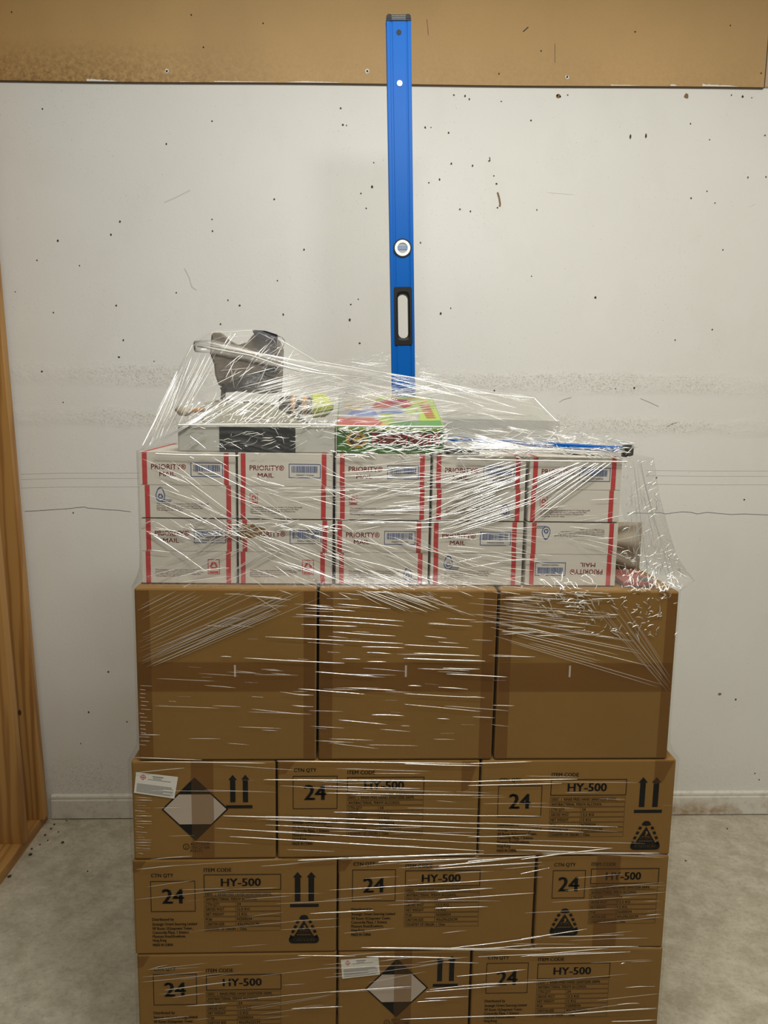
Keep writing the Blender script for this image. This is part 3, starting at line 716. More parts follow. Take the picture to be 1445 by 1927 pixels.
# ------------------------------------------------------------------ blue box level standing behind the mailers
def lvl_z(py, Y=.335): return at(757, py, Y).z
LX = .587                                     # foot of the level; it leans a little to the left
def lxz(px, py, Y=.335):
    p = at(px, py, Y); return (p.x-(LX-.0342*(p.z-ZU))+LX, p.z)
def box_level():
    Y0, Y1 = .335, .362; org = (LX, .3485, ZU+.001)
    zb, zt = ZU+.0012, 2.378
    xa, xb = LX-.0276, LX+.0276
    o = empty('box_level', org); o.rotation_euler = (0, -.0342, 0); tag(o, 'blue box level with black handle standing upright behind the mailers', 'spirit level')
    hz0, hz1 = lvl_z(649), lvl_z(540)          # handle opening
    ha, hb = xa+.0075, xb-.0055
    mb = MB()
    def seg(z0, z1):
        mb.box((xa, Y0, z0), (xa+.0085, Y1, z1), 0, .0012); mb.box((xb-.0085, Y0, z0), (xb, Y1, z1), 0, .0012)
        mb.box((xa+.0088, Y0+.0016, z0), (xb-.0088, Y1-.0016, z1), 0)
        mb.box((xa+.0125, Y0+.0006, z0), (xb-.0125, Y1-.0006, z1), 0, .0006)
    mb.box((xa, Y0, zb), (xa+.0085, Y1, zt), 0, .0012); mb.box((xb-.0085, Y0, zb), (xb, Y1, zt), 0, .0012)
    for z0, z1 in ((zb, hz0), (hz1, zt)):
        mb.box((xa+.0083, Y0+.0018, z0), (xb-.0083, Y1-.0018, z1), 0)
        mb.box((xa+.0135, Y0+.0004, z0), (xb-.0115, Y1-.0004, z1), 0, .0008)
    mb.build('rail_body', LEVBLUE, o, org)
    mb = MB()                                   # end cap
    mb.box((xa-.0002, Y0-.001, zt), (xb+.0002, Y1+.001, zt+.0045), 0)
    mb.prism([(xa+.0005, zt+.004), (xb-.0005, zt+.004), (xb-.0005, zt+.010), (xb-.004, zt+.0135), (xb-.010, zt+.0135), (xb-.010, zt+.0125), (xa+.010, zt+.0125), (xa+.010, zt+.0135), (xa+.004, zt+.0135), (xa+.0005, zt+.010)], Y0-.001, Y1+.001, 0)
    for k in range(3): mb.box((xa+.012, Y0-.0017, zt+.002+k*.0035), (xb-.012, Y0-.0009, zt+.0036+k*.0035), 1)
    mb.build('end_cap', [BLACKP, plain('grey_rib', (.10, .10, .10), .4)], o, org)
    mb = MB(); mb.disc(lxz(750.5, 60), .0055, Y0-.0006, Y0+.002, 0); mb.build('plug', BLACKP, o, org)
    mb = MB(); c = lxz(752, 156); mb.ring(c, .0042, .0062, Y0-.0006, Y0+.002, 0); mb.disc(c, .0043, Y0-.0002, Y0+.002, 1); mb.build('hanging_hole', [SILVER, plain('hole_pale', (.5, .5, .47), .6)], o, org)
    c = lxz(757.3, 466.5)
    v = MB(); v.ring(c, .0170, .0212, Y0-.0012, Y0+.003, 0); vo = v.build('vial_housing', BLACKP, o, org)
    v = MB(); v.ring(c, .0118, .0180, Y0-.0022, Y0+.003, 0); v.build('vial_ring', SILVER, vo, (0, 0, 0)).location = (-org[0], -org[1], -org[2])
    v = MB(); v.disc(c, .0121, Y0-.0004, Y0+.003, 0)
    v.box((c[0]-.0113, Y0-.0011, c[1]-.0042), (c[0]+.0113, Y0-.0003, c[1]+.0042), 1)
    for k in range(7): v.box((c[0]-.009+k*.0027, Y0-.0014, c[1]-.003), (c[0]-.0078+k*.0027, Y0-.001, c[1]+.003), 0)
    v.build('vial', [LENS, VIALBLUE], vo, (0, 0, 0)).location = (-org[0], -org[1], -org[2])
    # handle: rounded black frame round an open slot
    h = MB(); sx0, sx1 = lxz(749, 590)[0], lxz(768.5, 590)[0]; sz0, sz1 = lvl_z(636), lvl_z(552)
    r = (sx1-sx0)/2; cx_ = (sx0+sx1)/2; n = 16
    inner = [(cx_+r*math.cos(t), sz1-r+r*math.sin(t)) for t in [math.pi*i/n for i in range(n+1)]] + [(cx_-r*math.cos(t), sz0+r-r*math.sin(t)) for t in [math.pi*i/n for i in range(n+1)]]
    hcz = (hz0+hz1)/2; W, H = (hb-ha)/2, (hz1-hz0)/2; hcx = (ha+hb)/2
    def onrect(i):
        up_ = i <= n; k = (i if up_ else i-n-1)/n          # 0..1 round the half
        c45 = .22
        if k < c45: x, z = 1, (sz1-r-hcz)/H+(1-(sz1-r-hcz)/H)*k/c45
        elif k > 1-c45: x, z = -1, (sz1-r-hcz)/H+(1-(sz1-r-hcz)/H)*(1-k)/c45
        else: x, z = 1-2*(k-c45)/(1-2*c45), 1
        if not up_: x, z = -x, -z
        return (hcx+x*W, hcz+z*H)
    N = len(inner); outer = [onrect(i) for i in range(N)]
    mid = [(a_[0]+(b_[0]-a_[0])*.35, a_[1]+(b_[1]-a_[1])*.35) for a_, b_ in zip(inner, outer)]
    loops = [(outer, Y0+.004), (outer, Y0-.0012), (mid, Y0-.0012), (inner, Y0+.002), (inner, Y1-.002), (mid, Y1+.0012), (outer, Y1+.0012), (outer, Y1-.004)]
    vs = []; fs = []
    for lp, y in loops: vs += [(p_[0], y, p_[1]) for p_ in lp]
    for L in range(len(loops)-1):
        for i in range(N): fs.append((L*N+i, L*N+(i+1) % N, (L+1)*N+(i+1) % N, (L+1)*N+i))
    h.add(vs, fs, 0); h.build('hand_grip', BLACKP, o, org)
box_level()

# ------------------------------------------------------------------ things under the hood of film
ZT = ZU+.0005+.1345+.1335+.0006       # top of the mailers
# white carton with a black band
x0, x1 = .1055, .417; zt = at(480, 801, .04).z
org = ((x0+x1)/2, .095, ZT)
mb = MB(); body_mesh(mb, x0, x1, .04, .15, ZT, zt, bev=.0025)
o = tag(mb.build('flat_carton', plain('pale_grey_carton', (.47, .46, .41), .45), None, org), 'flat pale carton with a wide black band on top of the mailers', 'carton')
mb = MB(); mb.box((.1875, .0392, ZT+.0005), (.3385, .0400, zt-.003)); mb.build('black_band', plain('black_label', (.022, .023, .023), .4), o, org)

# green package lying with its back propped up
ang = R(13.5); x0, x1 = .4205, .6385; th = .056; dp = .265
G1, G2 = plain('package_green', (.055, .20, .03), .35), plain('package_lime', (.29, .39, .05), .35)
GR, GY, GB, GC, GK = plain('package_red', (.38, .05, .04), .35), plain('package_yellow', (.52, .32, .03), .35), plain('package_blue', (.10, .16, .42), .35), plain('package_cream', (.46, .41, .32), .4), plain('package_dark', (.03, .03, .025), .4)
GGR = plain('package_grey', (.32, .32, .34), .4)
org = ((x0+x1)/2, .055, ZT)
pk = empty('green_package', org); pk.rotation_euler = (ang, 0, 0)
tag(pk, 'bright green and lime package with red lettering and yellow oval, back propped up', 'package')
W2 = (x1-x0)/2
mb = MB(); import bmesh
body_mesh(mb, -W2, W2, 0, dp, 0, th, bev=.002); mb.build('package_box', [G1], pk, (0, 0, 0)).location = (0, 0, 0)
def pchild(mb, name, mats):
    ob = mb.build(name, mats, pk, (0, 0, 0)); ob.location = (0, 0, 0); return ob
PM = [G1, G2, GR, GY, GB, GC, GK, GGR]
fr = MB()     # front end print; u,v in cm on the 21.8 x 5.6 end
def fp(u, v, l=0): return (-W2+u/100, -.0006-l, th-v/100)
def fpoly(pts, mt, l=0): fr.add([fp(u, v, l) for u, v in pts][::-1], [tuple(range(len(pts)))], mt)
def ell(cu_, cv_, a, b, n=20): return [(cu_+a*math.cos(2*math.pi*i/n), cv_+b*math.sin(2*math.pi*i/n)) for i in range(n)]
fpoly([(.3, .15), (21.5, .15), (21.5, .75), (.3, .75)], 1)
fpoly(ell(4.0, 2.8, 2.2, 1.75), 3); fpoly(ell(4.0, 2.8, 1.5, 1.1), 6, .0002); fpoly(ell(4.2, 2.7, 1.0, .6), 3, .0004)
rr = random.Random(5)
u = 7.0
while u < 19.6:                    # a row of chunky red strokes
    wd = rr.choice((.8, 1.1, 1.35)); v0 = 1.1+rr.random()*.3
    fpoly([(u-.12, v0-.12), (u+wd+.12, v0-.12), (u+wd+.22, v0+2.45), (u-.02, v0+2.45)], 6, .0001)
    fpoly([(u, v0), (u+wd*.35, v0), (u+wd*.42, v0+2.3), (u+.08, v0+2.3)], 2, .0003); fpoly([(u+wd*.6, v0), (u+wd, v0+.05), (u+wd, v0+2.3), (u+wd*.66, v0+2.3)], 2, .0003)
    fpoly([(u+wd*.2, v0+.1), (u+wd*.8, v0+.1), (u+wd*.8, v0+.75), (u+wd*.2, v0+.75)], 2, .0004); fpoly([(u+wd*.2, v0+1.3), (u+wd*.85, v0+1.3), (u+wd*.85, v0+1.75), (u+wd*.2, v0+1.75)], 2, .0004)
    u += wd+.28
for k in range(16): fpoly([(11.5+k*.42, 4.1), (11.75+k*.42, 4.1), (11.75+k*.42, 4.5), (11.5+k*.42, 4.5)], 7, .0002)
pchild(fr, 'end_print', PM)
tp = MB()     # picture on the upper face; u across, v up the slope, cm
def tpt(u, v, l=0): return (-W2+u/100, v/100, th+.0006+l)
def tpoly(pts, mt, l=0): tp.add([tpt(u, v, l) for u, v in pts], [tuple(range(len(pts)))], mt)
tpoly([(.2, .2), (21.6, .2), (21.6, 26.2), (.2, 26.2)], 1)
tpoly([(9, .3), (21.5, .3), (21.5, 5.5), (13, 4.5)], 0, .0001)
tpoly([(.3, 5), (8.5, 5), (9.5, 10), (8, 26), (.3, 26)], 7, .0001)
tpoly([(.3, 17), (8, 17), (9, 26), (1.5, 26)], 5, .0002); tpoly([(1.5, 13.5), (5, 13.2), (5.2, 16), (1.5, 16.2)], 3, .0003); tpoly([(2, 8), (8.5, 9), (8, 13), (3, 12)], 4, .0003)
tpoly([(.2, .2), (8.6, .2), (9.4, 3.4), (7.5, 6.4), (.2, 6.6)], 2, .0003); tpoly([(8.7, .5), (10.6, .5), (10.4, 2.6), (9.2, 2.4)], 3, .0004)
tpoly([(7, 14.5), (12, 15), (13, 19), (14.6, 15.5), (16.6, 18), (16, 23), (12, 24.5), (8.6, 21)], 2, .0003)
tpoly([(8.5, 10), (14.5, 11), (14.4, 15), (12.6, 18.5), (11, 15.3), (9, 14)], 7, .0004); tpoly([(9, 10.5), (14, 11), (13.6, 13), (9.4, 12.4)], 4, .0005)
tpoly([(11.5, 4.5), (17, 5), (17, 10), (12, 9.8)], 7, .0003); tpoly([(12, 5), (16.6, 5.4), (16.4, 8.2), (12.2, 8)], 5, .0005)
tpoly(ell(17.9, 23.0, 2.4, 2.6), 3, .0003); tpoly(ell(17.9, 23.0, 1.6, 1.6), 1, .0005)
for k in range(7): tpoly([(18.2+.1*(6-k), 7+k*1.75), (20.5+.05*(6-k), 7.2+k*1.75), (20.3, 8.4+k*1.75), (18.0+.1*(6-k), 8.2+k*1.75)], 2, .0004)
for k in range(8): tpoly([(16.9, 8+k*1.3), (17.4, 8.1+k*1.3), (17.4, 8.9+k*1.3), (16.9, 8.8+k*1.3)], 7, .0004)
pchild(tp, 'picture_panel', PM)

# flat black item right of the package
mb = MB(); P = [(at(842, 838, .10).x, .10), (.68, .075), (.70, .06), (.74, .05)]
mb.box((.646, .06, ZT+.0005), (.715, .12, ZT+.010), 0, .003); tag(mb.build('flat_black_item', BLACKP, None, (.68, .09, ZT)), 'flat black item on the mailers right beside the green package', 'pouch')

# blue level lying across the mailers, black end cap to the right
a = Vector((1.018, .068)); b = Vector((.685, .275)); d = (b-a).normalized(); nn = Vector((d.y, -d.x))
yaw = math.atan2(-d.y, -d.x); L = (a-b).length
zl0 = ZT+.0005
ll = empty('lying_level', ((a.x+b.x)/2, (a.y+b.y)/2, zl0)); ll.rotation_euler = (0, R(1.0), yaw)
tag(ll, 'blue level lying under the film with its black end cap over the right edge', 'spirit level')
mb = MB(); mb.box((-L/2, -.0275, .0045), (L/2, .0275, .022), 0, .002); mb.box((-L/2, -.0285, .0125), (L/2, -.020, .0225), 0, .001); mb.box((-L/2, -.0283, .0035), (L/2, -.020, .0124), 1, .0005)
q = mb.build('rail_body', [LEVBLUE, plain('rail_glare_strip', (.55, .55, .55), .4)], ll); q.location = (0, 0, 0)  # pale lower strip paints the film's white glare onto the rail
mb = MB(); mb.box((L/2, -.0285, -.0005+.004), (L/2+.013, .0285, .0275), 0, .003); q = mb.build('end_cap', BLACKP, ll); q.location = (0, 0, 0)

# pale packing sheet heaped behind the flat carton
def heap(name, x0, x1, y0, y1, zfun, mt, nx=40, ny=22):
    mb = MB(); vs = []; fs = []
    for j in range(ny+1):
        for i in range(nx+1):
            x = x0+(x1-x0)*i/nx; y = y0+(y1-y0)*j/ny
            e = min(1, min(i, nx-i)/3)*min(1, min(j, ny-j)/2)
            vs.append((x, y, ZT+.001+e*zfun(x, y)))
    k = len(vs); vs += [(x0, y0, ZT+.0004), (x1, y0, ZT+.0004), (x1, y1, ZT+.0004), (x0, y1, ZT+.0004)]
    for j in range(ny):
        for i in range(nx): p = j*(nx+1)+i; fs.append((p, p+1, p+nx+2, p+nx+1))
    mb.add(vs, fs, 0, False); return mb.build(name, mt, None, ((x0+x1)/2, (y0+y1)/2, ZT))
def zf(x, y):
    t = max(0, min(1, (.405-x)/.18)); base = .040+.054*t*t*(3-2*t)
    return base+.012*mnoise.noise(Vector((x*32, y*32, 1)))+.006*mnoise.noise(Vector((x*90, y*90, 4)))
tag(heap('packing_sheet', .112, .412, .158, .33, zf, plain('packing_sheet_pale', (.34, .32, .26), .5)), 'crumpled pale packing sheet heaped behind the black banded carton', 'packing sheet')

# taupe bag standing on the packing sheet
PB = [(395,640),(396,629),(401,624),(411,624),(424,636),(445,648),(466,643),(478,627),(500,628),(522,638),(529,655),(528,690),(525,738),(490,741),(430,735),(409,724),(403,706),(401,686),(393,664)]
Yb = .215
pts = [at(x, y, Yb) for x, y in PB]
cxm = sum(p.x for p in pts)/len(pts); czm = sum(p.z for p in pts)/len(pts)
zb_ = min(p.z for p in pts); org = (cxm, Yb+.04, zb_)
mb = MB(); vs = []; fs = []; n = len(pts)
prof = [(.90, 0), (1.0, .012), (1.0, .07), (.90, .082)]
for s_, dy in prof:
    for p in pts: vs.append((cxm+(p.x-cxm)*s_, Yb+dy, czm+(p.z-czm)*s_))
for L_ in range(3):
    for i in range(n): fs.append((L_*n+i, L_*n+(i+1) % n, (L_+1)*n+(i+1) % n, (L_+1)*n+i))
fs += [tuple(range(n-1, -1, -1)), tuple(3*n+i for i in range(n))]
mb.add(vs, fs, 0, False)
bag = tag(mb.build('taupe_bag', plain('taupe_board', (.105, .08, .056), .6), None, org), 'taupe bag standing on the heap at the upper left under the film', 'bag')
mb = MB()                                     # dark glossy lower fold
f_ = [(414,730),(430,722),(470,703),(520,688),(524,700),(480,722),(440,738),(420,739)]
mb.prism([(at(x, y, Yb-.006).x, at(x, y, Yb-.006).z) for x, y in f_][::-1], Yb-.010, Yb-.001, 0)
mb.build('glossy_fold', plain('black_gloss', (.012, .012, .012), .12), bag, org)
mb = MB(); mb.prism([(at(x, y, Yb).x, at(x, y, Yb).z) for x, y in ((416,728),(414,752),(422,752),(425,728))][::-1], Yb+.004, Yb+.010, 0); mb.build('strap', plain('grey_strap', (.22, .20, .17), .5), bag, org)
mb = MB()                                     # seam across the bag
mb.prism([(at(x, y, Yb-.001).x, at(x, y, Yb-.001).z) for x, y in ((404,664),(470,676),(527,690),(527,693),(470,680),(404,667))][::-1], Yb-.004, Yb+.002, 0); mb.build('bag_seam', plain('taupe_seam', (.08, .06, .045), .6), bag, org)

# black binder clip on the bag's top edge
cpt = lambda x, y: at(x, y, Yb-.012)
c0 = cpt(502, 640); bc = empty('binder_clip', (c0.x, Yb-.01, c0.z)); tag(bc, 'black binder clip with wire loops at the top corner of the taupe bag', 'clip')
mb = MB(); q_ = [(475,621),(500,623),(522,630),(522,655),(510,648),(492,640),(482,637)]
mb.prism([(cpt(x, y).x, cpt(x, y).z) for x, y in q_][::-1], Yb-.020, Yb+.002, 0); mb.build('clip_body', plain('clip_black', (.012, .013, .022), .25), bc, bc.location)
for k, (loop, yy) in enumerate(((((521,632),(530,634),(536,642),(533,651),(524,655),(516,660)), Yb-.014), (((486,626),(500,632),(515,640),(520,650),(514,658)), Yb-.022))):
    mb = MB(); mb.tube([at(x, y, yy) for x, y in loop], .0009, 0, 6); mb.build('wire_loop', plain('wire_steel', (.25, .25, .26), .25, Metallic=.8), bc, bc.location)

# dark can with a lime cap, lying on the packing sheet
Yc = .245
cz = (at(600, 763, Yc).z); o = empty('lime_cap_can', (at(590, 763, Yc).x, Yc, at(600, 787, Yc).z)); tag(o, 'dark can with orange print and bright lime cap lying left of the package', 'can')
oc = o.location
def lathe_x(mb, prof, y, z, n=20, m_=0):
    vs = []; fs = []
    for x, r in prof:
        for i in range(n): t = 2*math.pi*i/n; vs.append((x, y+r*math.sin(t), z+r*math.cos(t)))
    k = len(prof)
    for j in range(k-1):
        for i in range(n): fs.append((j*n+i, j*n+(i+1) % n, (j+1)*n+(i+1) % n, (j+1)*n+i))
    fs += [tuple(range(n-1, -1, -1)), tuple((k-1)*n+i for i in range(n))]
    mb.add(vs, fs, m_, True)
X = lambda px: at(px, 763, Yc).x
mb = MB(); r0 = .0205; lathe_x(mb, [(X(526), r0*.86), (X(529), r0), (X(586), r0), (X(590), r0*.9)], Yc, cz); mb.build('can_body', plain('can_dark', (.035, .028, .026), .3), o, oc)
mb = MB(); lathe_x(mb, [(X(548), r0+.0004), (X(556), r0+.0004)], Yc, cz); lathe_x(mb, [(X(569), r0+.0004), (X(578), r0+.0004)], Yc, cz); mb.build('can_print', plain('can_orange', (.48, .22, .04), .4), o, oc)
mb = MB(); r1 = .0285; lathe_x(mb, [(X(588), r1*.96), (X(590), r1), (X(602), r1*.98), (X(612), r1*.88), (X(620), r1*.66), (X(626), r1*.36), (X(628), r1*.05)], Yc, cz); mb.build('lime_cap', plain('lime_plastic', (.50, .56, .015), .4), o, oc)

# small brush with an orange wooden handle
bo = at(370, 770, .2); br = empty('small_brush', (bo.x, .2, ZT)); tag(br, 'small brush with orange wooden handle at the far left under the film', 'brush')
mb = MB(); mb.tube([at(358, 775, .2), at(372, 772, .2), at(390, 768, .2)], [.004, .0055, .004], 0, 10); mb.build('handle', plain('orange_wood', (.45, .22, .06), .5), br, (bo.x, .2, ZT))
mb = MB(); mb.tube([at(332, 768, .2), at(340, 774, .2), at(350, 775, .2), at(358, 775, .2)], [.006, .010, .010, .006], 0, 10); mb.build('bristle_head', plain('bristle_beige', (.36, .31, .22), .9), br, (bo.x, .2, ZT))
mb = MB(); mb.tube([at(390, 768, .2), at(397, 766, .2)], [.0042, .0035], 0, 10); mb.build('black_tip', BLACKP, br, (bo.x, .2, ZT))

# white carton with a sloping lid behind the mailers at the right
mb = MB(); xa, xb = .668, .955; ya, yb = .345, .485
zf0, zf1 = at(1000, 790, ya).z, at(1000, 745, yb).z
xb2 = at(1006, 745, yb).x
vs = [(xa, ya, ZU), (xb, ya, ZU), (xb, yb, ZU), (xa, yb, ZU), (xa, ya, zf0), (xb, ya, zf0-.002), (xb2, yb, zf1), (xa+.02, yb, zf1)]
mb.add(vs, [(3, 2, 1, 0), (0, 1, 5, 4), (1, 2, 6, 5), (2, 3, 7, 6), (3, 0, 4, 7), (4, 5, 6, 7)])
tag(mb.build('sloped_carton', plain('white_carton', (.40, .395, .36), .5), None, ((xa+xb)/2, (ya+yb)/2, ZU)), 'white carton with a sloping lid rising behind the mailers at the right', 'carton')

# wrinkled beige pouch standing beside the right hand mailers, a flat red packet before it
Yp = .175
pa, pb = at(1150, 985, Yp), at(1210, 1066, Yp); pz0, pz1 = ZU+.0006, pa.z; px0, px1 = 1.0085, pb.x
mb = MB(); nx, nz = 16, 22; vs = []; fs = []
for s_ in (0, 1):
    for j in range(nz+1):
        for i in range(nx+1):
            u, v = i/nx, j/nz; e = (math.sin(math.pi*u)*math.sin(math.pi*v))**.5 if 0 < i < nx and 0 < j < nz else 0
            fold = .0050*math.sin((v-.42)*30*(1.1-u*.6)/(1+u)+u*4)*min(1, e*1.5)
            vs.append((px0+(px1-px0)*u, Yp+.022+(-1 if s_ == 0 else 1)*(.020*e)+(fold if s_ == 0 else 0), pz0+(pz1-pz0)*v))
B_ = (nx+1)*(nz+1)
for s_ in (0, 1):
    for j in range(nz):
        for i in range(nx):
            p = s_*B_+j*(nx+1)+i; f = (p, p+1, p+nx+2, p+nx+1); fs.append(f if s_ == 0 else f[::-1])
mb.add(vs, fs, 0, True)
tag(mb.build('padded_pouch', plain('beige_poly', (.36, .31, .24), .45), None, ((px0+px1)/2, Yp+.022, pz0)), 'wrinkled beige poly pouch standing on the large carton right of the mailers', 'pouch')
zc = ZU+.0006
mb = MB(); mb.box((1.020, .030, zc), (1.088, .150, zc+.010), 0, .002)
rb = tag(mb.build('red_packet', plain('dull_red', (.30, .085, .07), .5), None, (1.054, .09, zc)), 'flat dull red packet on the large carton in front of the beige pouch', 'packet')
mb = MB(); mb.box((1.062, .034, zc+.0101), (1.084, .075, zc+.0106), 0); mb.build('dark_print', plain('dark_print', (.05, .05, .045), .5), rb, (1.054, .09, zc))

# ------------------------------------------------------------------ stretch wrap
FX = .58
wrap = empty('stretch_wrap', (FX, .2, Z5)); tag(wrap, 'clear crinkled stretch film wound round the whole load and tented over its top', 'stretch film')
class Sheet:
    def __init__(s, name, mat): s.name, s.mat = name, mat; s.mb = MB(); s.uv = []; s.bvh = None
    def grid(s, P, uvs):
        """P: rows of points"""
        ny, nx = len(P), len(P[0]); b = len(s.mb.v)
        s.mb.add([p for row in P for p in row], [(j*nx+i, j*nx+i+1, (j+1)*nx+i+1, (j+1)*nx+i) for j in range(ny-1) for i in range(nx-1)], 0, True)
        s.uv += [q for row in uvs for q in row]
        return s
    def freeze(s): s.bvh = BVHTree.FromPolygons([Vector(v) for v in s.mb.v], s.mb.f); s.nbase = len(s.mb.v)
    def finish(s):
        s.uv += [(0, 0)]*(len(s.mb.v)-len(s.uv))
        ob = s.mb.build(s.name, [s.mat, GLINT_CREASE, GLINT_CREASE_S], wrap, wrap.location)
        l = ob.data.uv_layers.new(name='UVMap')
        for lp in ob.data.loops: l.data[lp.index].uv = s.uv[lp.vertex_index]
        ob.data.polygons.foreach_set('use_smooth', s.mb.sm)
        return ob
def wob(p, f, a, seed=0): return a*mnoise.noise(Vector((p[0]*f+seed, p[1]*f, p[2]*f*1.4)))

def loop_sheet(name, mat, sections, yb, dz, amp, nf=70):
    """sections: (z, xl, xr, yfront) from the bottom up; front and both sides"""
    sh = Sheet(name, mat); P = []; U = []
    zs = []
    for (a, b) in zip(sections[:-1], sections[1:]):
        k = max(1, round((b[0]-a[0])/dz))
        for i in range(k): zs.append([a[q]+(b[q]-a[q])*i/k for q in range(4)])
    zs.append(list(sections[-1]))
    for z, xl, xr, yf in zs:
        r = .008; row = []; nside = 8
        for i in range(nside): row.append(Vector((xl, yb+(yf+r-yb)*i/nside, z)))
        for i in range(4): t = math.pi/2*i/4; row.append(Vector((xl+r-r*math.cos(t), yf+r-r*math.sin(t), z)))
        for i in range(nf+1): row.append(Vector((xl+r+(xr-xl-2*r)*i/nf, yf, z)))
        for i in range(1, 5): t = math.pi/2*i/4; row.append(Vector((xr-r+r*math.sin(t), yf+r-r*math.cos(t), z)))
        for i in range(1, nside+1): row.append(Vector((xr, yf+r+(yb-yf-r)*i/nside, z)))
        u = 0; ur = []
        for i, p in enumerate(row):
            if i: u += (p-row[i-1]).length
            ur.append((u, z))
        row = [Vector((p.x, p.y-abs(wob(p, 14, amp))-abs(wob((p.x*.6, p.y, p.z*5), 30, amp*.5, 9)), p.z)) for p in row]
        P.append(row); U.append(ur)
    sh.grid(P, U); sh.freeze(); return sh
e = .0035
low = loop_sheet('lower_wrap', FILM_LOW, [(.15, -e, 1.150+e, -e), (.355, -e, 1.151+e, -e), (.365, -e, 1.149+e, -e), (.572, -e, 1.149+e, -e), (.582, -e, 1.149+e, -e), (.800, -e, 1.150+e, -e),
    (.812, .004, 1.144, -e), (.835, .016, 1.132, -e), (.87, .017, 1.130, -e), (1.164, .017, 1.130, -e)], .36, .018, .0012)
xr_ = lambda px, py: at(px, py, .10).x
up_ = loop_sheet('upper_wrap', FILM_UP, [(1.164, .0165, 1.1305, -e), (1.168, .0165, 1.1325, -.003), (1.182, .020, xr_(1278, 1090), .018), (1.20, .0235, xr_(1268, 1060), .0285), (1.235, .0245, xr_(1250, 1020), .030), (1.28, .0245, xr_(1238, 985), .030), (1.36, .0245, xr_(1219, 915), .030), (1.436, .0245, xr_(1207, 852), .027)], .32, .012, .0013)

# hood: columns of (ridge px, ridge Y, front-top px, front Y, bottom px)
COLS = [((262,850),.045,(262,852),.030,(262,854)), ((298,768),.12,(292,822),.033,(300,854)), ((330,702),.17,(318,808),.035,(318,854)), ((362,642),.185,(336,799),.036,(336,855)), ((398,622),.185,(380,798),.036,(375,856)), ((440,619),.185,(420,797),.036,(415,856)), ((482,619),.185,(455,797),.036,(450,857)),
    ((532,638),.185,(520,797),.036,(520,858)), ((600,680),.20,(590,798),.036,(590,859)), ((670,690),.25,(640,800),.036,(640,860)), ((740,702),.30,(720,801),.036,(720,861)), ((820,717),.31,(790,801),.036,(790,862)), ((890,731),.32,(842,804),.036,(842,862)),
    ((950,739),.33,(880,842),.031,(880,863)), ((1005,744),.335,(930,842),.030,(930,864)), ((1052,793),.30,(1000,842),.029,(1000,865)), ((1120,813),.19,(1080,842),.028,(1080,866)), ((1207,837),.06,(1188,841),.024,(1190,868))]
def smooth_col(t):
    """position along the columns, 0..len-1"""
    i = min(int(t), len(COLS)-2); f = t-i; A, B = COLS[i], COLS[i+1]
    def mixp(a, ya, b, yb_): return at(a[0], a[1], ya).lerp(at(b[0], b[1], yb_), f)
    return mixp(A[0], A[1], B[0], B[1]), mixp(A[2], A[3], B[2], B[3]), mixp(A[4], .0285, B[4], .0285)
hood = Sheet('film_hood', FILM_HOOD)
ncol, n1, n2 = 150, 34, 10
P = [[None]*(ncol+1) for _ in range(n1+n2+1)]; U = [[None]*(ncol+1) for _ in range(n1+n2+1)]
for i in range(ncol+1):
    t = i/ncol*(len(COLS)-1); r_, f_, b_ = smooth_col(t); hgt = (r_-f_).length
    for j in range(n1+1):
        k = j/n1; p = r_.lerp(f_, k); sag = math.sin(math.pi*k)
        p = p+Vector((0, .010, -.016))*sag*min(1, hgt/.12)*(.6 if t < 9 else 1)
        a = min(1, hgt/.05)*sag**.5*(1 if 0 < i < ncol else 0)
        p = p+Vector((0, -.6, .8))*a*(wob(p, 16, .0045)+wob((p.x, p.y, p.z*2.4), 48, .0022, 3)+wob(p, 120, .0009, 7))
        P[j][i] = p; U[j][i] = (p.x, k*max(hgt, .03))
    for j in range(1, n2+1):
        k = j/n2; p = f_.lerp(b_, k); p = p+Vector((0, -.0012-abs(wob(p, 60, .0012)), 0)); P[n1+j][i] = p; U[n1+j][i] = (p.x, max(hgt, .03)+k*.05)
hood.grid(P, U)
# little tents of film pulled up round the standing level
def tri(sh, a, b, c, Y, n=10):
    P = []; U = []
    for j in range(n+1):
        k = j/n; p, q = at(*a, Y).lerp(at(*b, Y), k), at(*a, Y).lerp(at(*c, Y), k)
        row = [p.lerp(q, i/n)+Vector((0, wob(p.lerp(q, i/n), 60, .003), 0)) for i in range(n+1)]; P.append(row); U.append([(v.x, v.z) for v in row])
    sh.grid(P, U)
tri(hood, (741,660), (600,684), (742,706), .366); tri(hood, (779,664), (860,728), (779,712), .366)
# loose gathers standing above the lying level's end
tri(hood, (1080,806), (1030,800), (1110,826), .15); tri(hood, (1165,828), (1130,826), (1204,842), .07)
hood.freeze()
SHEETS = [hood, up_, low]

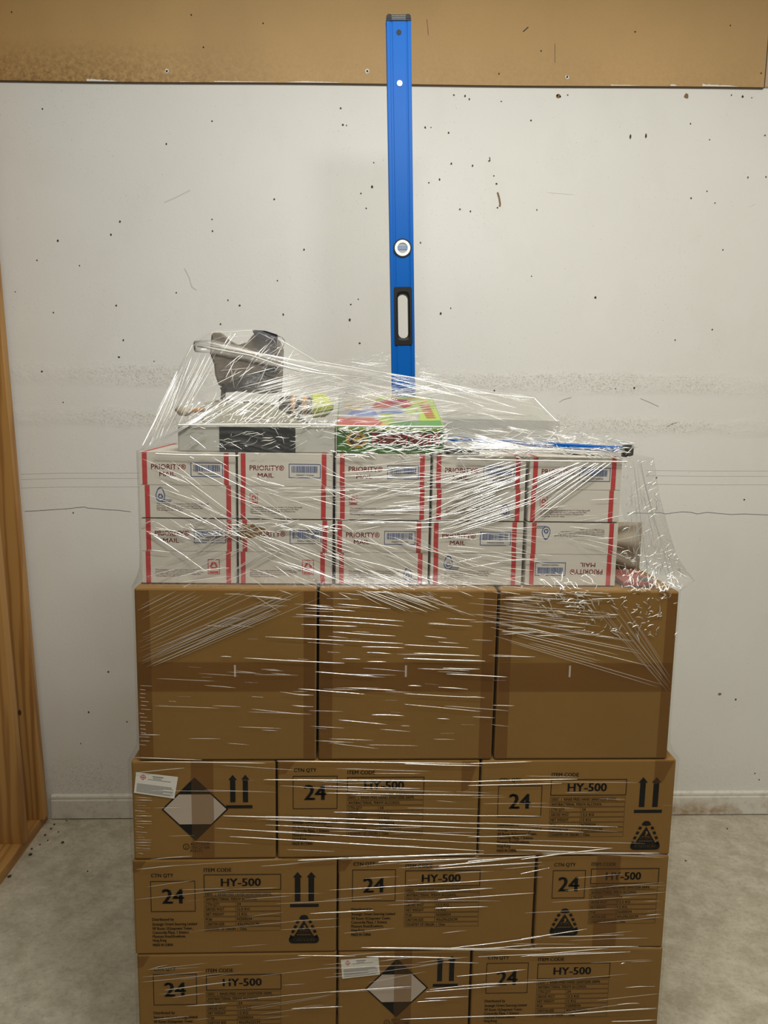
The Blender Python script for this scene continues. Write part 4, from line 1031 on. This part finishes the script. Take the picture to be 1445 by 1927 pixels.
def drape(px, py):
    """where the sight line through a point of the film meets the film"""
    d = ray(px, py).normalized(); best = None
    for s in SHEETS:
        loc, nrm, idx, dist = s.bvh.ray_cast(CAM, d, 5)
        if loc is not None and (best is None or dist < best[3]): best = (loc, nrm, s, dist)
    return best
def glint_crease(pts, w_, mat=1, taper=True):
    """a raised fold of film, whitened as a glint, through these picture points, w_ pixels wide; follows the sheet"""
    samp = []
    for a, b in zip(pts[:-1], pts[1:]):
        k = max(1, int(math.hypot(b[0]-a[0], b[1]-a[1])/14))
        samp += [(a[0]+(b[0]-a[0])*i/k, a[1]+(b[1]-a[1])*i/k) for i in range(k)]
    samp.append(pts[-1])
    hits = [drape(*q) for q in samp]
    run = []
    def flush():
        if len(run) >= 2:
            s = run[0][2]; vs = []; n = len(run); half = w_*.00108/2
            for i, h in enumerate(run):
                p, nr = h[0], h[1]
                if nr.dot(CAM-p) < 0: nr = -nr
                d = run[min(i+1, n-1)][0]-run[max(i-1, 0)][0]
                d = d.normalized() if d.length > 1e-9 else Vector((1, 0, 0))
                e_ = d.cross(nr).normalized(); tp_ = 1
                if taper: tp_ = min(1, .25+1.6*min(i, n-1-i)/max(2, n*.3))
                hw = half*tp_; base = p+nr*.0004
                vs += [base-e_*hw, base-e_*hw*.5+nr*hw*.8, base+e_*hw*.5+nr*hw*.8, base+e_*hw]
            s.mb.add(vs, [(i*4+q, i*4+q+1, i*4+q+5, i*4+q+4) for i in range(n-1) for q in range(3)], mat, True)
        run.clear()
    for h in hits:
        if h is None: flush(); continue
        if run and (h[2] is not run[0][2] or (h[0]-run[-1][0]).length > .09): flush()
        run.append(h)
    flush()

# the long taut folds round the cartons, glints whitened in, read off one by one
LONG = [(500,1467,910,1471,3),(605,1479,790,1484,1.5),(613,1492,910,1497,2),(629,1528,910,1535,2.5),(500,1536,910,1550,3),(500,1542,910,1559,2.5),(500,1552,910,1574,2),(500,1565,910,1587,1.6),(500,1578,910,1601,2.5),(564,1618,910,1606,3.5),
 (880,1471,1086,1466,3),(880,1478,1057,1474,2.5),(880,1535,1018,1536,2),(880,1548,1162,1556,2),(880,1558,1098,1566,3),(880,1585,1152,1596,2.5),(970,1599,1229,1607,2),(880,1621,1008,1611,3),(880,1631,1005,1624,2),(880,1575,1000,1571,1.6),
 (254,1454,347,1445,2),(420,1535,640,1541,2.5),(496,1467,660,1469,3),(406,1558,660,1573,1.6),(432,1574,660,1587,2.4),(560,1619,660,1614,4),(283,1617,360,1611,2),(257,1636,336,1628,2.4),(278,1669,362,1657,1.3),(583,1719,660,1715,2),(252,1693,443,1673,1.2),
 (620,1617,897,1606,4),(711,1622,897,1615,3),(825,1630,1008,1610,3),(811,1635,1020,1622,2),(620,1675,1020,1650,1.5),(822,1678,927,1671,2.5),(822,1693,1005,1680,1.8),(819,1709,918,1706,2.5),(620,1718,703,1713,3),(681,1783,1020,1787,3),(839,1785,1020,1763,1.8),
 (980,1617,1150,1596,3),(1020,1607,1241,1605,2.4),(980,1644,1033,1633,2),(980,1767,1104,1748,2),(1033,1763,1173,1759,1.5),(980,1785,1201,1781,3),(998,1799,1186,1791,2.4),(1216,1722,1243,1720,2),
 (278,1825,316,1815,2.4),(284,1824,333,1818,2.2),(269,1838,385,1828,1.3),(266,1848,420,1831,1.4),(310,1863,435,1847,3),(324,1877,385,1869,2),(350,1893,429,1888,2.4),(289,1918,356,1912,2.2),(548,1898,644,1894,2.4),(560,1798,660,1799,2),(443,1882,660,1863,1),
 (680,1783,940,1788,3),(689,1800,861,1803,3),(620,1799,668,1799,2),(620,1867,773,1856,2.2),(808,1862,940,1849,1.8),(801,1866,940,1855,1.8),(799,1879,881,1875,2.4),(784,1885,841,1882,2),(753,1918,940,1911,2.4),(835,1810,900,1812,2),
 (860,1837,990,1824,2),(860,1856,1020,1847,2.5),(979,1800,1145,1784,2),(1177,1858,1232,1856,2),(1162,1890,1203,1888,2.4),(1058,1909,1235,1897,3.4),(860,1914,1063,1908,2.2),(1150,1922,1235,1919,2.2),(880,1787,1010,1777,2),(900,1800,1140,1791,1.6),(1168,1814,1176,1812,2.4),
 (499,1198,758,1211,2.2),(459,1238,648,1248,2.2),(557,1156,760,1169,2.2),(567,1175,672,1179,2.2),(600,1167,758,1178,1.6),(593,1264,704,1272,2.2),(415,1235,436,1236,2),(627,1189,744,1197,2),(681,1217,760,1219,2),(551,1306,589,1308,2),(654,1294,744,1299,2),(699,1345,760,1347,2.4),(549,1327,589,1330,1.6),(576,1138,626,1143,2),(574,1144,668,1150,1.8),
 (779,1229,902,1234,3),(760,1239,913,1244,4),(833,1257,902,1259,3),(840,1268,954,1274,3),(825,1293,880,1297,3),(768,1290,793,1291,2.5),(928,1235,1007,1236,2),(760,1213,881,1219,2),(760,1305,913,1313,1.8),(786,1258,884,1262,1.4),(760,1325,905,1339,1.5),(822,1352,846,1353,2),(878,1311,912,1313,2.2),
 (250,1425,380,1430,1.6),(262,1433,500,1436,2),(520,1432,890,1437,2.2),(760,1437,905,1441,3),(880,1437,1000,1433,2.4)]
for x0, y0, x1, y1, w_ in LONG:
    mx, my = (x0+x1)/2, (y0+y1)/2+random.uniform(-.8, .8)
    glint_crease([(x0, y0), (mx, my), (x1, y1)], w_*.62, 1)
def fan(n, s0, s1, e0, e1, w0, w1, soft=.4, jit=4):
    for i in range(n):
        k = (i+random.random()*.8)/n
        a = (s0[0]+(s1[0]-s0[0])*k+random.uniform(-jit, jit), s0[1]+(s1[1]-s0[1])*k); b = (e0[0]+(e1[0]-e0[0])*k+random.uniform(-jit, jit), e0[1]+(e1[1]-e0[1])*k+random.uniform(-1, 1))
        u0, u1 = random.uniform(0, .35), random.uniform(.6, 1)
        if random.random() < .35: u0, u1 = 0, 1
        p = (a[0]+(b[0]-a[0])*u0, a[1]+(b[1]-a[1])*u0); q = (a[0]+(b[0]-a[0])*u1, a[1]+(b[1]-a[1])*u1)
        glint_crease([p, q], random.uniform(w0, w1), 2 if random.random() < soft else 1)
def scatter(n, box, ang, spread, len_, wd, soft=.4, curl=0.0, poly=None):
    (x0, y0, x1, y1) = box
    for _ in range(n):
        x, y = random.uniform(x0, x1), random.uniform(y0, y1)
        if poly and not poly(x, y): continue
        a = R(-(ang+random.gauss(0, spread))); L = random.uniform(*len_)*random.choice((.5, .8, 1, 1.2))
        pts = [(x, y)]; seg = 3 if curl or L > 30 else 1
        for k in range(seg):
            pts.append((pts[-1][0]+math.cos(a)*L/seg, pts[-1][1]+math.sin(a)*L/seg)); a += random.gauss(0, curl)
        glint_crease(pts, random.uniform(*wd), 2 if random.random() < soft else 1)
# big cartons: fan from the left edge to the foot of the mailers, and one on the right
fan(17, (262,1140), (268,1262), (340,1096), (600,1112), .6, 1.1, .75)
fan(11, (266,1225), (270,1266), (540,1112), (604,1124), .7, 1.3, .5)
scatter(44, (360,1112,930,1240), -3, 2.5, (20, 90), (.8, 1.4), .65)
scatter(60, (262,1240,930,1420), -3, 2, (20, 110), (.8, 1.3), .85)
fan(10, (640,1100), (720,1100), (760,1150), (900,1160), 1, 2, .4)
fan(16, (880,1130), (940,1205), (1150,1150), (1262,1306), .8, 1.5, .95)
fan(10, (1120,1150), (1180,1135), (1257,1304), (1262,1270), .7, 1.2, .9)
scatter(70, (930,1112,1130,1200), -4, 3, (15, 70), (.9, 1.6), .5)
for k in range(16): glint_crease([(262+random.random()*4, 1290+k*7.4), (262+random.uniform(10, 26), 1291+k*7.4)], 1.5, 1)
for k in range(22): glint_crease([(252+random.random()*8, 1500+k*5), (262+random.uniform(6, 26), 1500+k*5+random.uniform(-1, 2))], 1.2, 1 if k % 2 else 2)
# faint fine grain of whitened folds round the cartons
scatter(45, (250,1440,1265,1610), -1.5, 1.5, (40, 200), (.7, 1.0), 1)
scatter(45, (250,1625,1245,1785), 4, 2, (40, 200), (.7, 1.0), 1)
scatter(35, (262,1800,1240,1927), 6, 2, (40, 200), (.7, 1.0), 1)
# mailers
scatter(34, (262,860,440,1000), -26, 7, (30, 120), (.9, 1.5), .6)
scatter(26, (270,1000,450,1105), 22, 8, (40, 150), (.9, 2), .4)
scatter(60, (440,870,640,1000), -18, 14, (15, 80), (.9, 1.6), .45)
scatter(46, (440,1000,640,1110), -24, 6, (30, 130), (.9, 1.7), .45)
fan(9, (420,1062), (440,1080), (262,1105), (560,1020), 1.2, 2.4, .3)
scatter(80, (620,870,820,1000), 6, 7, (25, 120), (.9, 1.6), .45)
scatter(60, (620,1000,830,1112), -22, 7, (30, 140), (.9, 1.7), .4)
fan(26, (800,960), (850,1010), (985,870), (1010,960), 1, 2, .3, 8)
fan(16, (830,905), (830,960), (980,860), (1000,905), 1, 1.8, .4, 8)
scatter(60, (815,985,1000,1110), -6, 8, (20, 100), (.9, 1.6), .45)
fan(24, (985,905), (1000,985), (1090,868), (1150,868), 1, 2.2, .3, 8)
scatter(14, (1010,940,1170,1000), 6, 8, (15, 60), (.9, 1.4), .4)
scatter(16, (1005,1000,1160,1060), -14, 16, (20, 90), (.9, 1.3), .7)
scatter(70, (1000,1075,1110,1150), -28, 22, (5, 30), (1.2, 2.4), .2, .5)
scatter(46, (262,985,640,1005), -4, 12, (15, 60), (1.2, 2.4), .25, .3)
# crumpled tent at the right
scatter(150, (1170,870,1250,1112), 72, 26, (6, 40), (.9, 1.9), .45, .45); fan(9, (1185,872), (1206,862), (1190,1105), (1275,1108), 1, 2.4, .85, 5)
scatter(90, (1170,1040,1280,1114), 30, 45, (4, 22), (1.2, 2.6), .2, .5)
scatter(60, (1225,1010,1280,1114), -55, 22, (8, 30), (1.4, 3), .2, .4)
scatter(90, (1080,1112,1270,1200), 20, 40, (4, 20), (1, 2), .3, .5)
# hood
fan(16, (262,850), (340,800), (330,700), (425,640), .8, 1.3, .95, 6)
fan(7, (264,846), (300,845), (340,690), (366,650), .8, 1.4, .7, 4)
fan(11, (275,850), (335,805), (320,820), (460,740), 1, 2, .3, 6)
fan(32, (335,800), (600,795), (440,735), (640,735), 1, 2, .45, 10)
scatter(150, (345,752,575,800), 16, 26, (4, 26), (.9, 2.0), .2, .4); scatter(30, (575,788,640,802), 10, 20, (4, 20), (.9, 1.8), .3, .3)
fan(34, (430,735), (560,790), (600,690), (850,730), 1, 2, .55, 8)
scatter(120, (520,690,860,790), 8, 6, (30, 150), (.9, 1.6), .65)
scatter(70, (560,680,900,740), -12, 4, (40, 180), (1, 2), .5)
fan(12, (370,640), (372,650), (600,690), (800,716), 1.2, 2.2, .5, 4)
scatter(70, (380,628,540,740), 40, 22, (20, 70), (.9, 1.6), .6)
for x0, y0, x1, y1, w_ in ((372,650,470,668,5),(470,668,560,697,4.5),(560,697,700,712,4),(600,680,800,714,4),(780,712,900,738,3.5),(880,736,1005,748,3),(1005,748,1048,792,2),(1050,795,1110,820,2),(1110,820,1200,841,3),(262,850,362,648,2),(362,648,398,625,1.6),(398,625,478,621,1.4),(530,640,600,682,1.5)):
    glint_crease([(x0, y0+1), ((x0+x1)/2, (y0+y1)/2+1.5), (x1, y1+1)], w_, 1, False)
scatter(240, (850,822,1180,864), -8, 22, (6, 45), (1, 2.6), .3, .25); scatter(40, (870,800,1180,830), -7, 5, (20, 80), (1, 1.8), .6)
fan(30, (838,800), (850,860), (1000,850), (1180,850), 1, 2.2, .35, 10)
scatter(60, (850,740,1050,800), -9, 7, (15, 90), (.9, 1.6), .6)
scatter(210, (628,803,838,862), 4, 16, (10, 55), (1, 2.2), .3, .3); scatter(60, (632,755,830,800), 8, 8, (15, 70), (.9, 1.6), .5)
scatter(60, (335,800,640,858), 0, 35, (8, 40), (.9, 1.8), .35, .3)
glint_crease([(335,800), (480,798.5), (630,799)], 3, 1, False); glint_crease([(262,853), (340,856), (450,858)], 3, 1, False)
glint_crease([(628,801), (740,803), (838,803)], 3, 1, False); glint_crease([(860,864), (1000,867), (1180,869)], 3, 1, False)
glint_crease([(1203,852), (1213,912), (1231,984), (1246,1018), (1262,1058), (1272,1090)], 1.6, 1, False); glint_crease([(1196,856), (1204,930), (1212,1000)], 1.2, 2)
glint_crease([(358,821), (401,855)], 2.5); glint_crease([(350,840), (390,815)], 2)
scatter(90, (1020,800,1205,848), -10, 30, (4, 24), (1.2, 3), .2, .6); scatter(60, (870,806,1185,846), -7, 6, (25, 110), (1.2, 2.6), .75)
scatter(24, (600,668,741,706), 30, 10, (10, 60), (1, 1.6), .5); scatter(24, (780,672,856,722), -38, 10, (10, 60), (1, 1.6), .5)

# the rolled lip of film across the front of the bag
rp = [(368,652,.168), (400,652,.16), (450,662,.155), (520,682,.15), (600,700,.15), (700,712,.18)]
hood.mb.tube([at(x, y, Y-.012) for x, y, Y in rp], [.012, .0135, .012, .009, .005, .002], 3, 14, cap=True)
ROPE = m_film('rolled_film', .16, .12, 3.0, .16, .15)
for s in SHEETS:
    ob = s.finish()
    if s is hood: ob.data.materials.append(ROPE)
